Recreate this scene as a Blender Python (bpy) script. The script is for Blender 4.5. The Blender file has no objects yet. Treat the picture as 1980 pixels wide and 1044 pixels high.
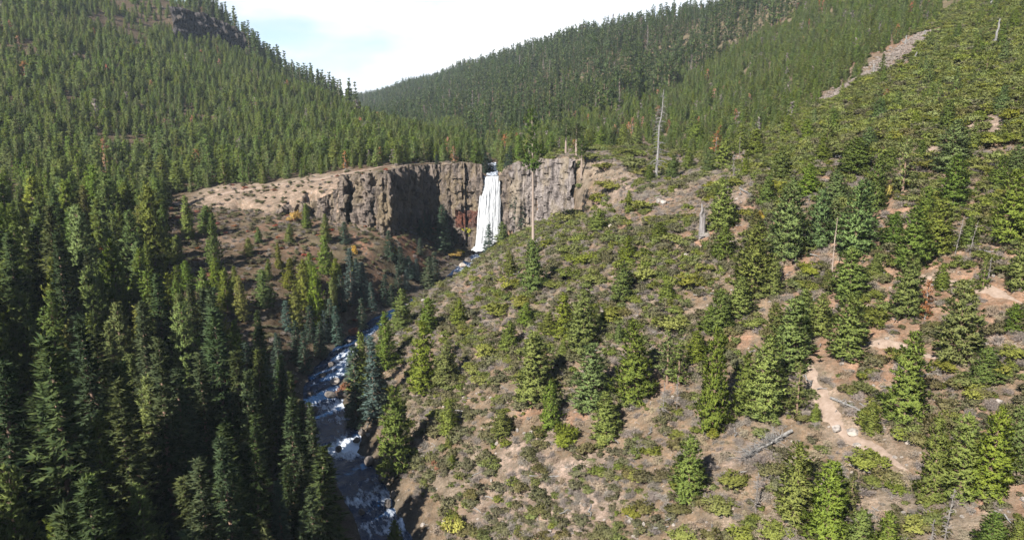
import bpy, math
import numpy as np

# ------------------------------------------------------------------ basics
SC = bpy.context.scene
COL = SC.collection
RNG = np.random.default_rng(7)
F = 1414.0
TH = math.radians(10.9)
CT, ST = math.cos(TH), math.sin(TH)
SUN_ELEV = math.radians(36.0)
SHADOW = np.array([0.55, 0.835])          # plan direction in which shadows fall


def slope(py):
    v = (522.0 - py) / F
    return (-ST + v * CT) / (CT + v * ST)


def qof(px, py):
    v = (522.0 - py) / F
    return ((px - 990.0) / F) / (CT + v * ST)


def at(px, py, Y):
    return np.array([qof(px, py) * Y, Y, slope(py) * Y])


def project(x, y, z):
    d = y * CT - z * ST
    return 990 + F * x / d, 522 - F * (y * ST + z * CT) / d, d


def smooth(a, b, x):
    t = np.clip((x - a) / (b - a), 0, 1)
    return t * t * (3 - 2 * t)


def _h(ix, iy, seed):
    n = (ix.astype(np.int64) * 374761393 + iy.astype(np.int64) * 668265263 + seed * 974711) & 0xFFFFFFFF
    n = ((n ^ (n >> 13)) * 1274126177) & 0xFFFFFFFF
    n = ((n ^ (n >> 16)) * 2146121005) & 0xFFFFFFFF
    return ((n ^ (n >> 15)) & 0xFFFF) / 65535.0


def vnoise(x, y, seed=0):
    x = np.asarray(x, float); y = np.asarray(y, float)
    ix, iy = np.floor(x), np.floor(y)
    fx, fy = x - ix, y - iy
    fx = fx * fx * (3 - 2 * fx); fy = fy * fy * (3 - 2 * fy)
    a = _h(ix, iy, seed); b = _h(ix + 1, iy, seed); c = _h(ix, iy + 1, seed); d = _h(ix + 1, iy + 1, seed)
    return (a * (1 - fx) + b * fx) * (1 - fy) + (c * (1 - fx) + d * fx) * fy * 1.0 - 0.5


def fbm(x, y, seed=0, octv=4):
    s, a = 0, 1.0
    for k in range(octv):
        s = s + a * vnoise(x * 2 ** k + 17.3 * k, y * 2 ** k - 9.1 * k, seed + k)
        a *= 0.5
    return s


# ------------------------------------------------------------------ terrain
ZR0, ZRS = -49.0, 0.084


def zriver(y):
    return ZR0 - (303.0 - np.clip(y, -100, 303)) * ZRS


_rk = [(770, 1100), (752, 1044), (722, 980), (690, 920), (662, 860), (636, 800), (620, 745), (648, 700), (690, 652),
       (742, 612), (792, 588), (840, 562), (882, 528), (912, 500), (940, 481)]
_ry, _rx = [], []
for px, py in _rk:
    Y = (ZR0 - 303 * ZRS) / (slope(py) - ZRS)
    _ry.append(Y); _rx.append(qof(px, py) * Y)
RY = np.array([-100, 40] + _ry + [325.0]); RX = np.array([10.0, -8.0] + _rx + [-11.0])
_yy = np.linspace(-100, 325, 600)
_xx = np.interp(_yy, RY, RX)
_kern = np.exp(-np.linspace(-2, 2, 15) ** 2); _kern /= _kern.sum()
_xs = np.convolve(np.pad(_xx, 7, mode='edge'), _kern, mode='valid')


def xriver(y):
    return np.interp(y, _yy, _xs)


def hwid(y):
    return np.interp(y, [0, 90, 150, 175, 200, 230, 303], [4.2, 4.2, 4.4, 4.6, 3.2, 2.6, 2.4])


def lowland(x, y):
    zr = zriver(y)
    d = x - xriver(y)
    hw = hwid(y)
    er = np.maximum(d - hw, 0)
    el = np.maximum(-d - hw, 0)
    hr = np.interp(er, [0, 1.5, 8, 25, 60, 400], [0, .8, 5.0, 14.0, 30.0, 183.0])
    ln = np.interp(el, [0, 2, 10, 40, 100, 200, 500], [0, 1.0, 4.5, 16, 38, 72, 150])
    lf = np.interp(el, [0, 2, 6, 14, 28, 60, 100, 160, 500], [0, .8, 4, 15, 19.5, 22, 26, 32, 45]) * np.interp(y, [262, 300], [1, .5])
    w = np.clip((y - 150) / 90, 0, 1)
    hl = ln * (1 - w) + lf * w
    bed = -1.2 * np.clip(1 - np.abs(d) / hw, 0, 1) ** .5
    return zr + np.where(d > 0, hr, hl) + bed


HC = {
    -900: [(200, 400), (320, 150), (400, 30), (500, -100), (700, -300), (1500, -300), (4500, 0)],
    -500: [(200, 440), (260, 360), (320, 270), (400, 150), (500, 30), (600, -80), (800, -200), (1500, -150), (4500, 50)],
    0: [(200, 450), (250, 400), (300, 330), (400, 215), (500, 110), (600, 15), (700, -60), (900, -120), (1500, -100), (4500, 80)],
    150: [(200, 455), (250, 405), (300, 345), (400, 245), (500, 145), (600, 60), (700, -10), (850, -55), (1200, -40), (4500, 90)],
    300: [(200, 460), (250, 415), (280, 395), (320, 360), (400, 280), (500, 195), (600, 120), (700, 58), (800, 8), (880, -14), (1100, 20), (4500, 130)],
    420: [(258, 436), (268, 418), (284, 384), (300, 358), (350, 322), (400, 292), (500, 215), (600, 152), (700, 104), (742, 82), (762, 62), (785, 24), (830, 18), (950, 50), (1200, 120), (2000, 200), (4500, 210)],
    500: [(256, 434), (266, 416), (284, 372), (300, 354), (350, 322), (400, 295), (500, 225), (600, 165), (700, 128), (755, 114), (790, 98), (850, 120), (1000, 190), (1500, 225), (4500, 210)],
    600: [(252, 412), (262, 392), (282, 350), (300, 338), (350, 312), (400, 288), (500, 232), (600, 190), (680, 170), (780, 205), (1000, 235), (1500, 235), (4500, 215)],
    700: [(260, 345), (300, 325), (350, 303), (400, 282), (500, 244), (580, 226), (700, 246), (900, 256), (1300, 238), (1800, 208), (2200, 196), (4500, 215)],
    800: [(260, 335), (300, 320), (350, 302), (400, 286), (480, 266), (560, 274), (700, 264), (1000, 228), (1400, 188), (1700, 168), (2200, 195), (4500, 215)],
    900: [(260, 338), (300, 320), (350, 312), (430, 295), (550, 280), (650, 260), (800, 228), (1000, 188), (1200, 156), (1400, 136), (1800, 175), (4500, 210)],
    1000: [(270, 332), (300, 316), (350, 306), (450, 286), (550, 263), (650, 232), (800, 186), (1000, 138), (1200, 108), (1600, 145), (4500, 200)],
    1100: [(250, 330), (280, 306), (300, 298), (350, 284), (450, 256), (550, 224), (650, 188), (800, 136), (950, 98), (1050, 84), (1400, 125), (4500, 200)],
    1200: [(200, 390), (230, 345), (270, 306), (320, 280), (400, 246), (500, 206), (600, 167), (700, 129), (850, 80), (950, 62), (1300, 105), (4500, 200)],
    1300: [(180, 430), (220, 372), (260, 335), (320, 297), (400, 252), (500, 206), (600, 162), (700, 115), (800, 68), (850, 42), (1200, 85), (4500, 190)],
    1400: [(150, 502), (180, 400), (220, 335), (260, 297), (320, 258), (400, 215), (500, 166), (600, 117), (700, 62), (780, 18), (1100, 65), (4500, 180)],
    1500: [(150, 459), (180, 350), (220, 290), (260, 255), (320, 215), (400, 165), (500, 110), (600, 55), (680, 8), (740, -12), (1000, 40), (4500, 180)],
    1650: [(120, 562), (150, 384), (180, 280), (220, 210), (260, 165), (320, 115), (400, 60), (500, 10), (600, -40), (700, -60), (1000, 0), (4500, 180)],
    1800: [(100, 666), (120, 497), (150, 313), (180, 230), (220, 160), (260, 110), (320, 60), (400, 10), (500, -40), (650, -90), (1000, -40), (4500, 150)],
    1980: [(80, 850), (100, 600), (120, 427), (150, 250), (180, 155), (220, 75), (260, 20), (320, -40), (400, -90), (600, -150), (1000, -80), (4500, 100)],
    2500: [(60, 900), (80, 600), (100, 330), (150, 60), (200, -100), (300, -250), (400, -320), (600, -350), (1000, -250), (4500, 0)],
}
_NQ, _NL = 360, 360
QG = np.linspace(-1.75, 1.45, _NQ); LG = np.linspace(math.log(30), math.log(4600), _NL)
_cq, _ct = [], []
for px in sorted(HC):
    k = HC[px]
    ly = np.log([a for a, b in k]); tt = np.array([slope(b) for a, b in k])
    row = np.interp(LG, ly, tt)
    s0 = (tt[1] - tt[0]) / (ly[1] - ly[0])
    row = np.where(LG < ly[0], tt[0] + s0 * (LG - ly[0]), row)
    _cq.append((px - 990) / F / 1.012); _ct.append(row)
_ct = np.array(_ct)
_ras = np.stack([np.interp(QG, _cq, _ct[:, j]) for j in range(_NL)], 1)


def _blur(a, n, ax):
    k = np.exp(-np.linspace(-2, 2, 2 * n + 1) ** 2); k /= k.sum()
    p = [(0, 0), (0, 0)]; p[ax] = (n, n)
    a = np.pad(a, p, mode='edge')
    return np.apply_along_axis(lambda r: np.convolve(r, k, mode='valid'), ax, a)


_ras = _blur(_blur(_ras, 4, 0), 2, 1)


def highland(x, y):
    y = np.maximum(y, 31.0)
    q = np.clip(x / y, QG[0], QG[-1]); l = np.clip(np.log(y), LG[0], LG[-1])
    fq = (q - QG[0]) / (QG[1] - QG[0]); fl = (l - LG[0]) / (LG[1] - LG[0])
    i = np.clip(fq.astype(int), 0, _NQ - 2); j = np.clip(fl.astype(int), 0, _NL - 2)
    a = fq - i; b = fl - j
    t = (_ras[i, j] * (1 - a) * (1 - b) + _ras[i + 1, j] * a * (1 - b) + _ras[i, j + 1] * (1 - a) * b + _ras[i + 1, j + 1] * a * b)
    z = t * y
    # channel of the stream above the falls
    cx = np.interp(y, [296, 303, 330, 380, 440], [qof(951, 340) * 303, qof(951, 340) * 303, qof(953, 330) * 330, qof(945, 315) * 380, qof(930, 300) * 440])
    dep = np.interp(y, [290, 303, 340, 420, 460], [4.6, 4.6, 3.6, 2.0, 0])
    return z - dep * (1 - smooth(3.0, 7.5, np.abs(x - cx)))


# cliff edge: photo column, distance, photo rows of its top
CLIFF_W = [(462, 276, 434), (490, 270, 424), (505, 264, 415), (522, 263, 409), (548, 262, 400), (556, 268, 396), (566, 262, 396),
           (585, 262, 394), (594, 269, 394), (612, 268, 390), (622, 262, 384), (640, 262, 372), (652, 258, 352), (663, 258, 342),
           (668, 266, 340), (678, 268, 339), (684, 259, 338), (700, 257, 336), (713, 256, 335), (716, 263, 335), (721, 263, 335),
           (724, 255, 336), (738, 254, 337), (752, 254, 335), (758, 264, 326), (772, 282, 321), (790, 294, 320), (815, 303, 320),
           (838, 308, 319), (856, 309, 319), (862, 304, 318), (872, 305, 318), (882, 301, 316), (896, 300, 315), (906, 301, 315),
           (918, 297, 317), (930, 297, 319), (936, 301, 333), (938, 307, 341), (952, 308, 342), (966, 307, 341), (970, 301, 338), (976, 297, 322),
           (985, 294, 317)]
CLIFF_E = [(985, 294, 317), (1000, 291, 313), (1020, 289, 311), (1036, 289, 310), (1044, 286, 308), (1062, 284, 307), (1080, 281, 305),
           (1096, 277, 306), (1108, 272, 310)]
_pts = CLIFF_W + CLIFF_E[1:]
_bk = [(-900, 150, 60), (0, 200, 60), (250, 240, 50), (340, 262, 30), (420, 272, 14)] + \
      [(p, Y + 3.2, 3.0) for p, Y, t in _pts] + [(1118, 271, 16), (1150, 262, 34), (1220, 236, 44), (1400, 205, 50), (1700, 180, 50), (2500, 160, 50)]
_bq = np.array([(p - 990) / F / 1.0 for p, Y, w in _bk]); _by = np.array([Y for p, Y, w in _bk]); _bw = np.array([w for p, Y, w in _bk])


def ground_z(x, y):
    x = np.asarray(x, float); y = np.asarray(y, float)
    q = x / np.maximum(y, 20)
    yb = np.interp(q, _bq, _by); w = np.interp(q, _bq, _bw)
    m = smooth(-.5, .5, (y - yb) / w)
    lo = lowland(x, y); hi = highland(x, y)
    z = lo * (1 - m) + hi * m
    dr = np.abs(x - xriver(y)) - hwid(y)
    am = np.where(y < 306, smooth(0, 12, dr), 1)
    z = z + am * (0.9 * fbm(x / 22, y / 22, 3, 3) + .55 * fbm(x / 5, y / 5, 5, 3))
    far = smooth(350, 700, y)
    return z + far * 7 * fbm(x / 130, y / 130, 9, 3)


_S = np.concatenate([np.linspace(40, 420, 900), np.geomspace(422, 4000, 300)])


def hit(px, py, ymin=45.0):
    """Where the sight line through a pixel of the photograph meets the ground."""
    q = qof(px, py); t = slope(py)
    g = ground_z(q * _S, _S) - t * _S
    ok = np.where((g >= 0) & (_S > ymin))[0]
    if len(ok) == 0:
        Y = 3500.0
    else:
        k = ok[0]
        if k == 0:
            Y = _S[0]
        else:
            a, b = g[k - 1], g[k]
            Y = _S[k - 1] + (_S[k] - _S[k - 1]) * (-a / (b - a) if b != a else 0)
    return np.array([q * Y, Y, float(ground_z(q * Y, Y))])


def height_to(p, py_top):
    v = (522 - py_top) / F
    x, y, z = p
    return (v * (y * CT - z * ST) - y * ST - z * CT) / (CT + v * ST)


def depth(p):
    return p[1] * CT - p[2] * ST


# ------------------------------------------------------------------ materials
class NT:
    def __init__(s, name):
        s.m = bpy.data.materials.new(name); s.m.use_nodes = True
        s.t = s.m.node_tree; s.t.nodes.clear()
        s.out = s.n('ShaderNodeOutputMaterial')

    def n(s, ty, **kw):
        o = s.t.nodes.new(ty)
        for k, v in kw.items():
            setattr(o, k, v)
        return o

    def l(s, a, b):
        s.t.links.new(a, b)

    def noise(s, vec, scale, detail=3, rough=.55):
        o = s.n('ShaderNodeTexNoise'); o.inputs['Scale'].default_value = scale
        o.inputs['Detail'].default_value = detail; o.inputs['Roughness'].default_value = rough
        if vec is not None: s.l(vec, o.inputs['Vector'])
        return o.outputs['Fac']

    def ramp(s, fac, stops):
        o = s.n('ShaderNodeValToRGB'); e = o.color_ramp.elements
        while len(e) < len(stops): e.new(.5)
        for k, (p, c) in enumerate(stops):
            e[k].position = p; e[k].color = (*c, 1) if len(c) == 3 else c
        s.l(fac, o.inputs['Fac'])
        return o.outputs['Color']

    def mix(s, fac, a, b, mode='MIX'):
        o = s.n('ShaderNodeMix', data_type='RGBA', blend_type=mode)
        for sock, v in ((o.inputs[0], fac), (o.inputs[6], a), (o.inputs[7], b)):
            if hasattr(v, 'is_linked') or hasattr(v, 'links'):
                s.l(v, sock)
            elif isinstance(v, (int, float)):
                sock.default_value = v
            else:
                sock.default_value = (*v, 1)
        return o.outputs[2]

    def math(s, op, a, b=0.0, c=None):
        o = s.n('ShaderNodeMath', operation=op)
        for k, v in enumerate((a, b) if c is None else (a, b, c)):
            if isinstance(v, (int, float)): o.inputs[k].default_value = v
            else: s.l(v, o.inputs[k])
        return o.outputs[0]

    def bsdf(s, color, rough=.8, bump=None, bstr=.4, bdist=.1, spec=.2, transl=None):
        b = s.n('ShaderNodeBsdfPrincipled')
        if isinstance(color, tuple): b.inputs['Base Color'].default_value = (*color, 1)
        else: s.l(color, b.inputs['Base Color'])
        if isinstance(rough, (int, float)): b.inputs['Roughness'].default_value = rough
        else: s.l(rough, b.inputs['Roughness'])
        b.inputs['Specular IOR Level'].default_value = spec
        if bump is not None:
            o = s.n('ShaderNodeBump'); o.inputs['Strength'].default_value = bstr; o.inputs['Distance'].default_value = bdist
            s.l(bump, o.inputs['Height']); s.l(o.outputs[0], b.inputs['Normal'])
        if transl:
            t = s.n('ShaderNodeBsdfTranslucent'); mx = s.n('ShaderNodeMixShader'); mx.inputs[0].default_value = transl
            s.l(color, t.inputs['Color']) if not isinstance(color, tuple) else None
            s.l(b.outputs[0], mx.inputs[1]); s.l(t.outputs[0], mx.inputs[2]); s.l(mx.outputs[0], s.out.inputs['Surface'])
        else:
            s.l(b.outputs[0], s.out.inputs['Surface'])
        return s.m


def foliage_mat(name, a, b, c, transl=.38):
    m = NT(name)
    oi = m.n('ShaderNodeObjectInfo')
    tc = m.n('ShaderNodeTexCoord')
    geo = m.n('ShaderNodeNewGeometry')
    n1 = m.noise(tc.outputs['Object'], 7.0, 2)
    col = m.mix(m.math('MULTIPLY', geo.outputs['Random Per Island'], 1.0), a, b)
    col = m.mix(m.ramp(n1, [(.45, (0, 0, 0)), (.68, (.75, .75, .75))]), col, c)
    hsv = m.n('ShaderNodeHueSaturation')
    m.l(m.math('MULTIPLY_ADD', oi.outputs['Random'], .035, .4825), hsv.inputs['Hue'])
    m.l(m.math('MULTIPLY_ADD', m.math('FRACT', m.math('MULTIPLY', oi.outputs['Random'], 7.31)), .36, .86), hsv.inputs['Value'])
    m.l(m.math('MULTIPLY_ADD', m.math('FRACT', m.math('MULTIPLY', oi.outputs['Random'], 13.7)), .25, .80), hsv.inputs['Saturation'])
    m.l(col, hsv.inputs['Color'])
    col = m.mix(1.0, hsv.outputs[0], oi.outputs['Color'], 'MULTIPLY')
    return m.bsdf(col, .8, spec=.05, transl=transl)


def wood_mat(name, a, b, scale=4.0):
    m = NT(name)
    tc = m.n('ShaderNodeTexCoord')
    mp = m.n('ShaderNodeMapping'); mp.inputs['Scale'].default_value = (1, 1, .15); m.l(tc.outputs['Object'], mp.inputs[0])
    n1 = m.noise(mp.outputs[0], scale, 4)
    return m.bsdf(m.mix(m.ramp(n1, [(.35, (0, 0, 0)), (.65, (1, 1, 1))]), a, b), .85, n1, .6, .05)


M = {}
M['pine'] = foliage_mat('pine_needles', (.098, .132, .024), (.150, .188, .042), (.070, .104, .028))
M['fir'] = foliage_mat('fir_needles', (.040, .060, .022), (.076, .094, .032), (.030, .048, .022))
M['spruce'] = foliage_mat('spruce_needles', (.050, .078, .048), (.084, .110, .068), (.036, .060, .040))
M['mature'] = foliage_mat('mature_needles', (.060, .090, .026), (.094, .124, .038), (.044, .068, .024))
M['rust'] = foliage_mat('rust_needles', (.30, .13, .055), (.36, .19, .09), (.22, .10, .05))
M['gold'] = foliage_mat('gold_leaves', (.42, .24, .012), (.48, .32, .02), (.34, .17, .012))
M['lemon'] = foliage_mat('lemon_leaves', (.36, .30, .02), (.42, .37, .03), (.24, .24, .02))
M['redleaf'] = foliage_mat('red_leaves', (.26, .08, .04), (.32, .13, .06), (.18, .06, .04))
M['manz'] = foliage_mat('manzanita_leaves', (.132, .152, .030), (.186, .204, .050), (.085, .098, .026), .32)
M['olive'] = foliage_mat('olive_leaves', (.105, .105, .045), (.150, .142, .070), (.115, .098, .060), .32)
M['brush'] = foliage_mat('dry_twigs', (.15, .125, .105), (.215, .185, .16), (.115, .09, .07), .1)
M['grass'] = foliage_mat('dry_grass', (.20, .155, .105), (.26, .21, .145), (.16, .115, .075), .1)
M['bark'] = wood_mat('pine_bark', (.10, .065, .045), (.19, .13, .095))
M['redbark'] = wood_mat('red_pine_bark', (.15, .115, .095), (.245, .195, .16))
M['twig'] = wood_mat('grey_twigs', (.085, .075, .068), (.15, .135, .122))
M['dead'] = wood_mat('weathered_wood', (.095, .090, .085), (.18, .172, .165))
M['char'] = wood_mat('charred_wood', (.08, .07, .068), (.17, .155, .15))


def rock_mat(name, a, b, c, stretch=.35):
    m = NT(name)
    tc = m.n('ShaderNodeTexCoord')
    mp = m.n('ShaderNodeMapping'); mp.inputs['Scale'].default_value = (1, 1, stretch); m.l(tc.outputs['Object'], mp.inputs[0])
    n1 = m.noise(mp.outputs[0], .55, 6, .65); n2 = m.noise(mp.outputs[0], .16, 3)
    n3 = m.noise(tc.outputs['Object'], 2.2, 4)
    col = m.mix(m.ramp(n1, [(.38, (0, 0, 0)), (.58, (1, 1, 1))]), a, b)
    col = m.mix(m.ramp(n3, [(.30, (.85, .85, .85)), (.46, (0, 0, 0))]), col, m.mix(1.0, col, (.35, .33, .32), 'MULTIPLY'))
    col = m.mix(m.ramp(n2, [(.47, (0, 0, 0)), (.62, (.8, .8, .8))]), col, c)
    h = m.math('ADD', n1, m.math('MULTIPLY', n3, .5))
    return m.bsdf(col, .9, h, .9, .5, .15)


M['basalt'] = rock_mat('basalt', (.032, .026, .023), (.120, .096, .080), (.112, .086, .054))
M['basalt_grey'] = rock_mat('grey_basalt', (.060, .050, .047), (.165, .142, .130), (.15, .122, .088))
M['shadebasalt'] = rock_mat('shade_toned_basalt', (.020, .018, .019), (.058, .052, .052), (.05, .042, .035))  # basalt colour darkened to stand in for shade on the hilltop cliff
M['redrock'] = rock_mat('red_rock', (.050, .020, .015), (.085, .034, .022), (.045, .030, .025), 1)
M['stone'] = rock_mat('pale_stone', (.17, .15, .135), (.28, .25, .225), (.21, .17, .14), 1)
M['scree'] = rock_mat('scree_rock', (.085, .070, .060), (.165, .140, .122), (.125, .096, .08), 1)
M['wetstone'] = rock_mat('wet_stone', (.05, .045, .042), (.12, .105, .095), (.09, .07, .055), 1)


def ground_mat():
    m = NT('hillside_ground')
    at_ = m.n('ShaderNodeAttribute', attribute_name='soil')
    tc = m.n('ShaderNodeTexCoord'); P = tc.outputs['Object']
    n1 = m.noise(P, .35, 5, .6); n2 = m.noise(P, 2.6, 4, .65); n3 = m.noise(P, .06, 3)
    vo = m.n('ShaderNodeTexVoronoi'); vo.inputs['Scale'].default_value = 1.1; m.l(P, vo.inputs['Vector'])
    vs = m.n('ShaderNodeTexVoronoi'); vs.inputs['Scale'].default_value = 2.7; m.l(P, vs.inputs['Vector'])
    base = at_.outputs['Color']
    dark = m.mix(1.0, base, (.58, .56, .52), 'MULTIPLY')
    lite = m.mix(1.0, base, (1.22, 1.2, 1.18), 'MULTIPLY')
    col = m.mix(m.ramp(n1, [(.38, (0, 0, 0)), (.64, (1, 1, 1))]), dark, lite)
    col = m.mix(m.ramp(n2, [(.42, (.75, .75, .75)), (.56, (0, 0, 0))]), col, m.mix(1.0, col, (.62, .6, .55), 'MULTIPLY'))
    # low litter, moss and dead twigs
    n5 = m.noise(P, .9, 5, .7); n6 = m.noise(P, 4.5, 3, .7)
    lit = m.math('MULTIPLY', m.ramp(n5, [(.41, (0, 0, 0)), (.56, (.85, .85, .85))]), m.ramp(n6, [(.36, (.25, .25, .25)), (.60, (1, 1, 1))]))
    col = m.mix(m.math('MULTIPLY', lit, m.math('ADD', m.math('MULTIPLY', at_.outputs['Alpha'], .6), .4)), col, m.mix(n6, (.058, .048, .034), (.112, .096, .074)))
    # scattered pale stones
    sv = m.n('ShaderNodeSeparateColor'); m.l(vo.outputs['Color'], sv.inputs[0]); sw = m.n('ShaderNodeSeparateColor'); m.l(vs.outputs['Color'], sw.inputs[0])
    st = m.math('MULTIPLY', m.math('LESS_THAN', vo.outputs['Distance'], m.math('MULTIPLY_ADD', sv.outputs[0], .5, -.22)), m.math('GREATER_THAN', n3, .47))
    st2 = m.math('MULTIPLY', m.math('LESS_THAN', vs.outputs['Distance'], m.math('MULTIPLY_ADD', sw.outputs[0], .45, -.18)), m.math('GREATER_THAN', n1, .54))
    col = m.mix(m.math('MULTIPLY', m.math('MAXIMUM', st, st2), at_.outputs['Alpha']), col, (.225, .195, .172))
    n7 = m.noise(P, 7.0, 3, .7)
    col = m.mix(m.ramp(n7, [(.40, (.55, .55, .55)), (.55, (0, 0, 0))]), col, m.mix(1.0, col, (.68, .66, .63), 'MULTIPLY'))
    h = m.math('ADD', m.math('MULTIPLY', n1, 1.4), m.math('ADD', m.math('MULTIPLY', n2, .5), m.math('MULTIPLY', m.math('MAXIMUM', st, st2), .3)))
    return m.bsdf(col, .95, h, 1.0, .35, .05)


M['ground'] = ground_mat()


def path_mat():
    m = NT('trail_dirt')
    tc = m.n('ShaderNodeTexCoord'); P = tc.outputs['Object']
    n1 = m.noise(P, 1.2, 5, .6); n2 = m.noise(P, 5, 3)
    col = m.mix(m.ramp(n1, [(.35, (0, 0, 0)), (.65, (1, 1, 1))]), (.165, .122, .094), (.225, .172, .138))
    return m.bsdf(col, .95, m.math('ADD', n1, n2), .6, .1, .05)


M['path'] = path_mat()


def water_mat():
    m = NT('stream_water')
    at_ = m.n('ShaderNodeAttribute', attribute_name='flow')       # r = along, g = across, b = roughness of the water
    sep = m.n('ShaderNodeSeparateColor'); m.l(at_.outputs['Color'], sep.inputs[0])
    cx = m.n('ShaderNodeCombineXYZ')
    m.l(m.math('MULTIPLY', sep.outputs[0], 1.0), cx.inputs[0]); m.l(m.math('MULTIPLY', sep.outputs[1], 2.4), cx.inputs[1])
    n1 = m.noise(cx.outputs[0], .42, 4, .6); n2 = m.noise(cx.outputs[0], 1.5, 3, .55)
    s = m.math('ADD', m.math('ADD', m.math('MULTIPLY', n1, .80), m.math('MULTIPLY', n2, .26)), m.math('MULTIPLY', m.math('SUBTRACT', sep.outputs[2], .5), .55))
    foam = m.ramp(s, [(.58, (0, 0, 0)), (.66, (.4, .4, .4)), (.80, (1, 1, 1))])
    col = m.mix(foam, (.006, .019, .050), (.62, .66, .72))
    r = m.mix(foam, (.22, .22, .22), (.8, .8, .8))
    return m.bsdf(col, r, m.math('ADD', n1, m.math('MULTIPLY', n2, .6)), .8, .35, .25)


M['water'] = water_mat()


def fall_mat():
    m = NT('falling_water')
    tc = m.n('ShaderNodeTexCoord')
    mp = m.n('ShaderNodeMapping'); mp.inputs['Scale'].default_value = (2.2, .6, .22); m.l(tc.outputs['Object'], mp.inputs[0])
    n1 = m.noise(mp.outputs[0], 1.0, 5, .65); n2 = m.noise(mp.outputs[0], 3.2, 3, .6)
    sep = m.n('ShaderNodeSeparateXYZ'); m.l(tc.outputs['Object'], sep.inputs[0])
    s = m.math('ADD', m.math('MULTIPLY', n1, .6), m.math('MULTIPLY', n2, .4))
    col = m.mix(m.ramp(s, [(.36, (0, 0, 0)), (.56, (1, 1, 1))]), (.24, .25, .27), (.45, .46, .47))
    return m.bsdf(col, .7, s, .25, .3, .2, transl=.25)


M['falls'] = fall_mat()


# ------------------------------------------------------------------ mesh helpers
def mesh(name, V, Fc, mats, mi=None, smoothed=False, normals=None):
    me = bpy.data.meshes.new(name)
    V = np.asarray(V, np.float32); Fc = np.asarray(Fc, np.int32)
    n, k = Fc.shape
    me.vertices.add(len(V)); me.vertices.foreach_set('co', V.ravel())
    me.loops.add(n * k); me.loops.foreach_set('vertex_index', Fc.ravel())
    me.polygons.add(n); me.polygons.foreach_set('loop_start', np.arange(0, n * k, k, dtype=np.int32))
    me.polygons.foreach_set('loop_total', np.full(n, k, np.int32))
    for m in mats: me.materials.append(m)
    if mi is not None: me.polygons.foreach_set('material_index', np.asarray(mi, np.int32))
    me.polygons.foreach_set('use_smooth', np.full(n, smoothed, bool))
    me.update(calc_edges=True)
    if normals is not None:
        me.polygons.foreach_set('use_smooth', np.ones(n, bool))
        me.normals_split_custom_set_from_vertices(np.asarray(normals, np.float32))
    else:
        me.validate()
    return me


def leaf_normals(V, axis_up, rng, jit=.30):
    """Leaf normals that follow the rounded outside of the plant."""
    N = V.copy(); N[:, 2] = axis_up
    r = np.hypot(V[:, 0], V[:, 1]); N[:, :2] /= np.maximum(r, .02)[:, None]; N[:, :2] *= np.minimum(r / (np.percentile(r, 70) + 1e-6), 1)[:, None]
    N += np.repeat(rng.normal(size=(len(V) // 3 + 1, 3)), 3, 0)[:len(V)] * jit
    return N / (np.linalg.norm(N, axis=1)[:, None] + 1e-9)


def grid_faces(nu, nv):
    i, j = np.meshgrid(np.arange(nu - 1), np.arange(nv - 1), indexing='ij')
    a = (i * nv + j).ravel()
    return np.stack([a, a + nv, a + nv + 1, a + 1], 1)


def obj(name, me, parent=None, loc=(0, 0, 0)):
    o = bpy.data.objects.new(name, me); COL.objects.link(o)
    o.location = loc
    if parent is not None: o.parent = parent
    return o


def tag(o, label=None, cat=None, group=None, kind=None):
    if label: o['label'] = label
    if cat: o['category'] = cat
    if group: o['group'] = group
    if kind: o['kind'] = kind
    return o


def root_at(name, loc, rz=0, sc=(1, 1, 1), lean=(0, 0)):
    o = bpy.data.objects.new(name, None); COL.objects.link(o)
    o.location = loc; o.rotation_euler = (lean[0], lean[1], rz); o.scale = sc
    return o


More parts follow.
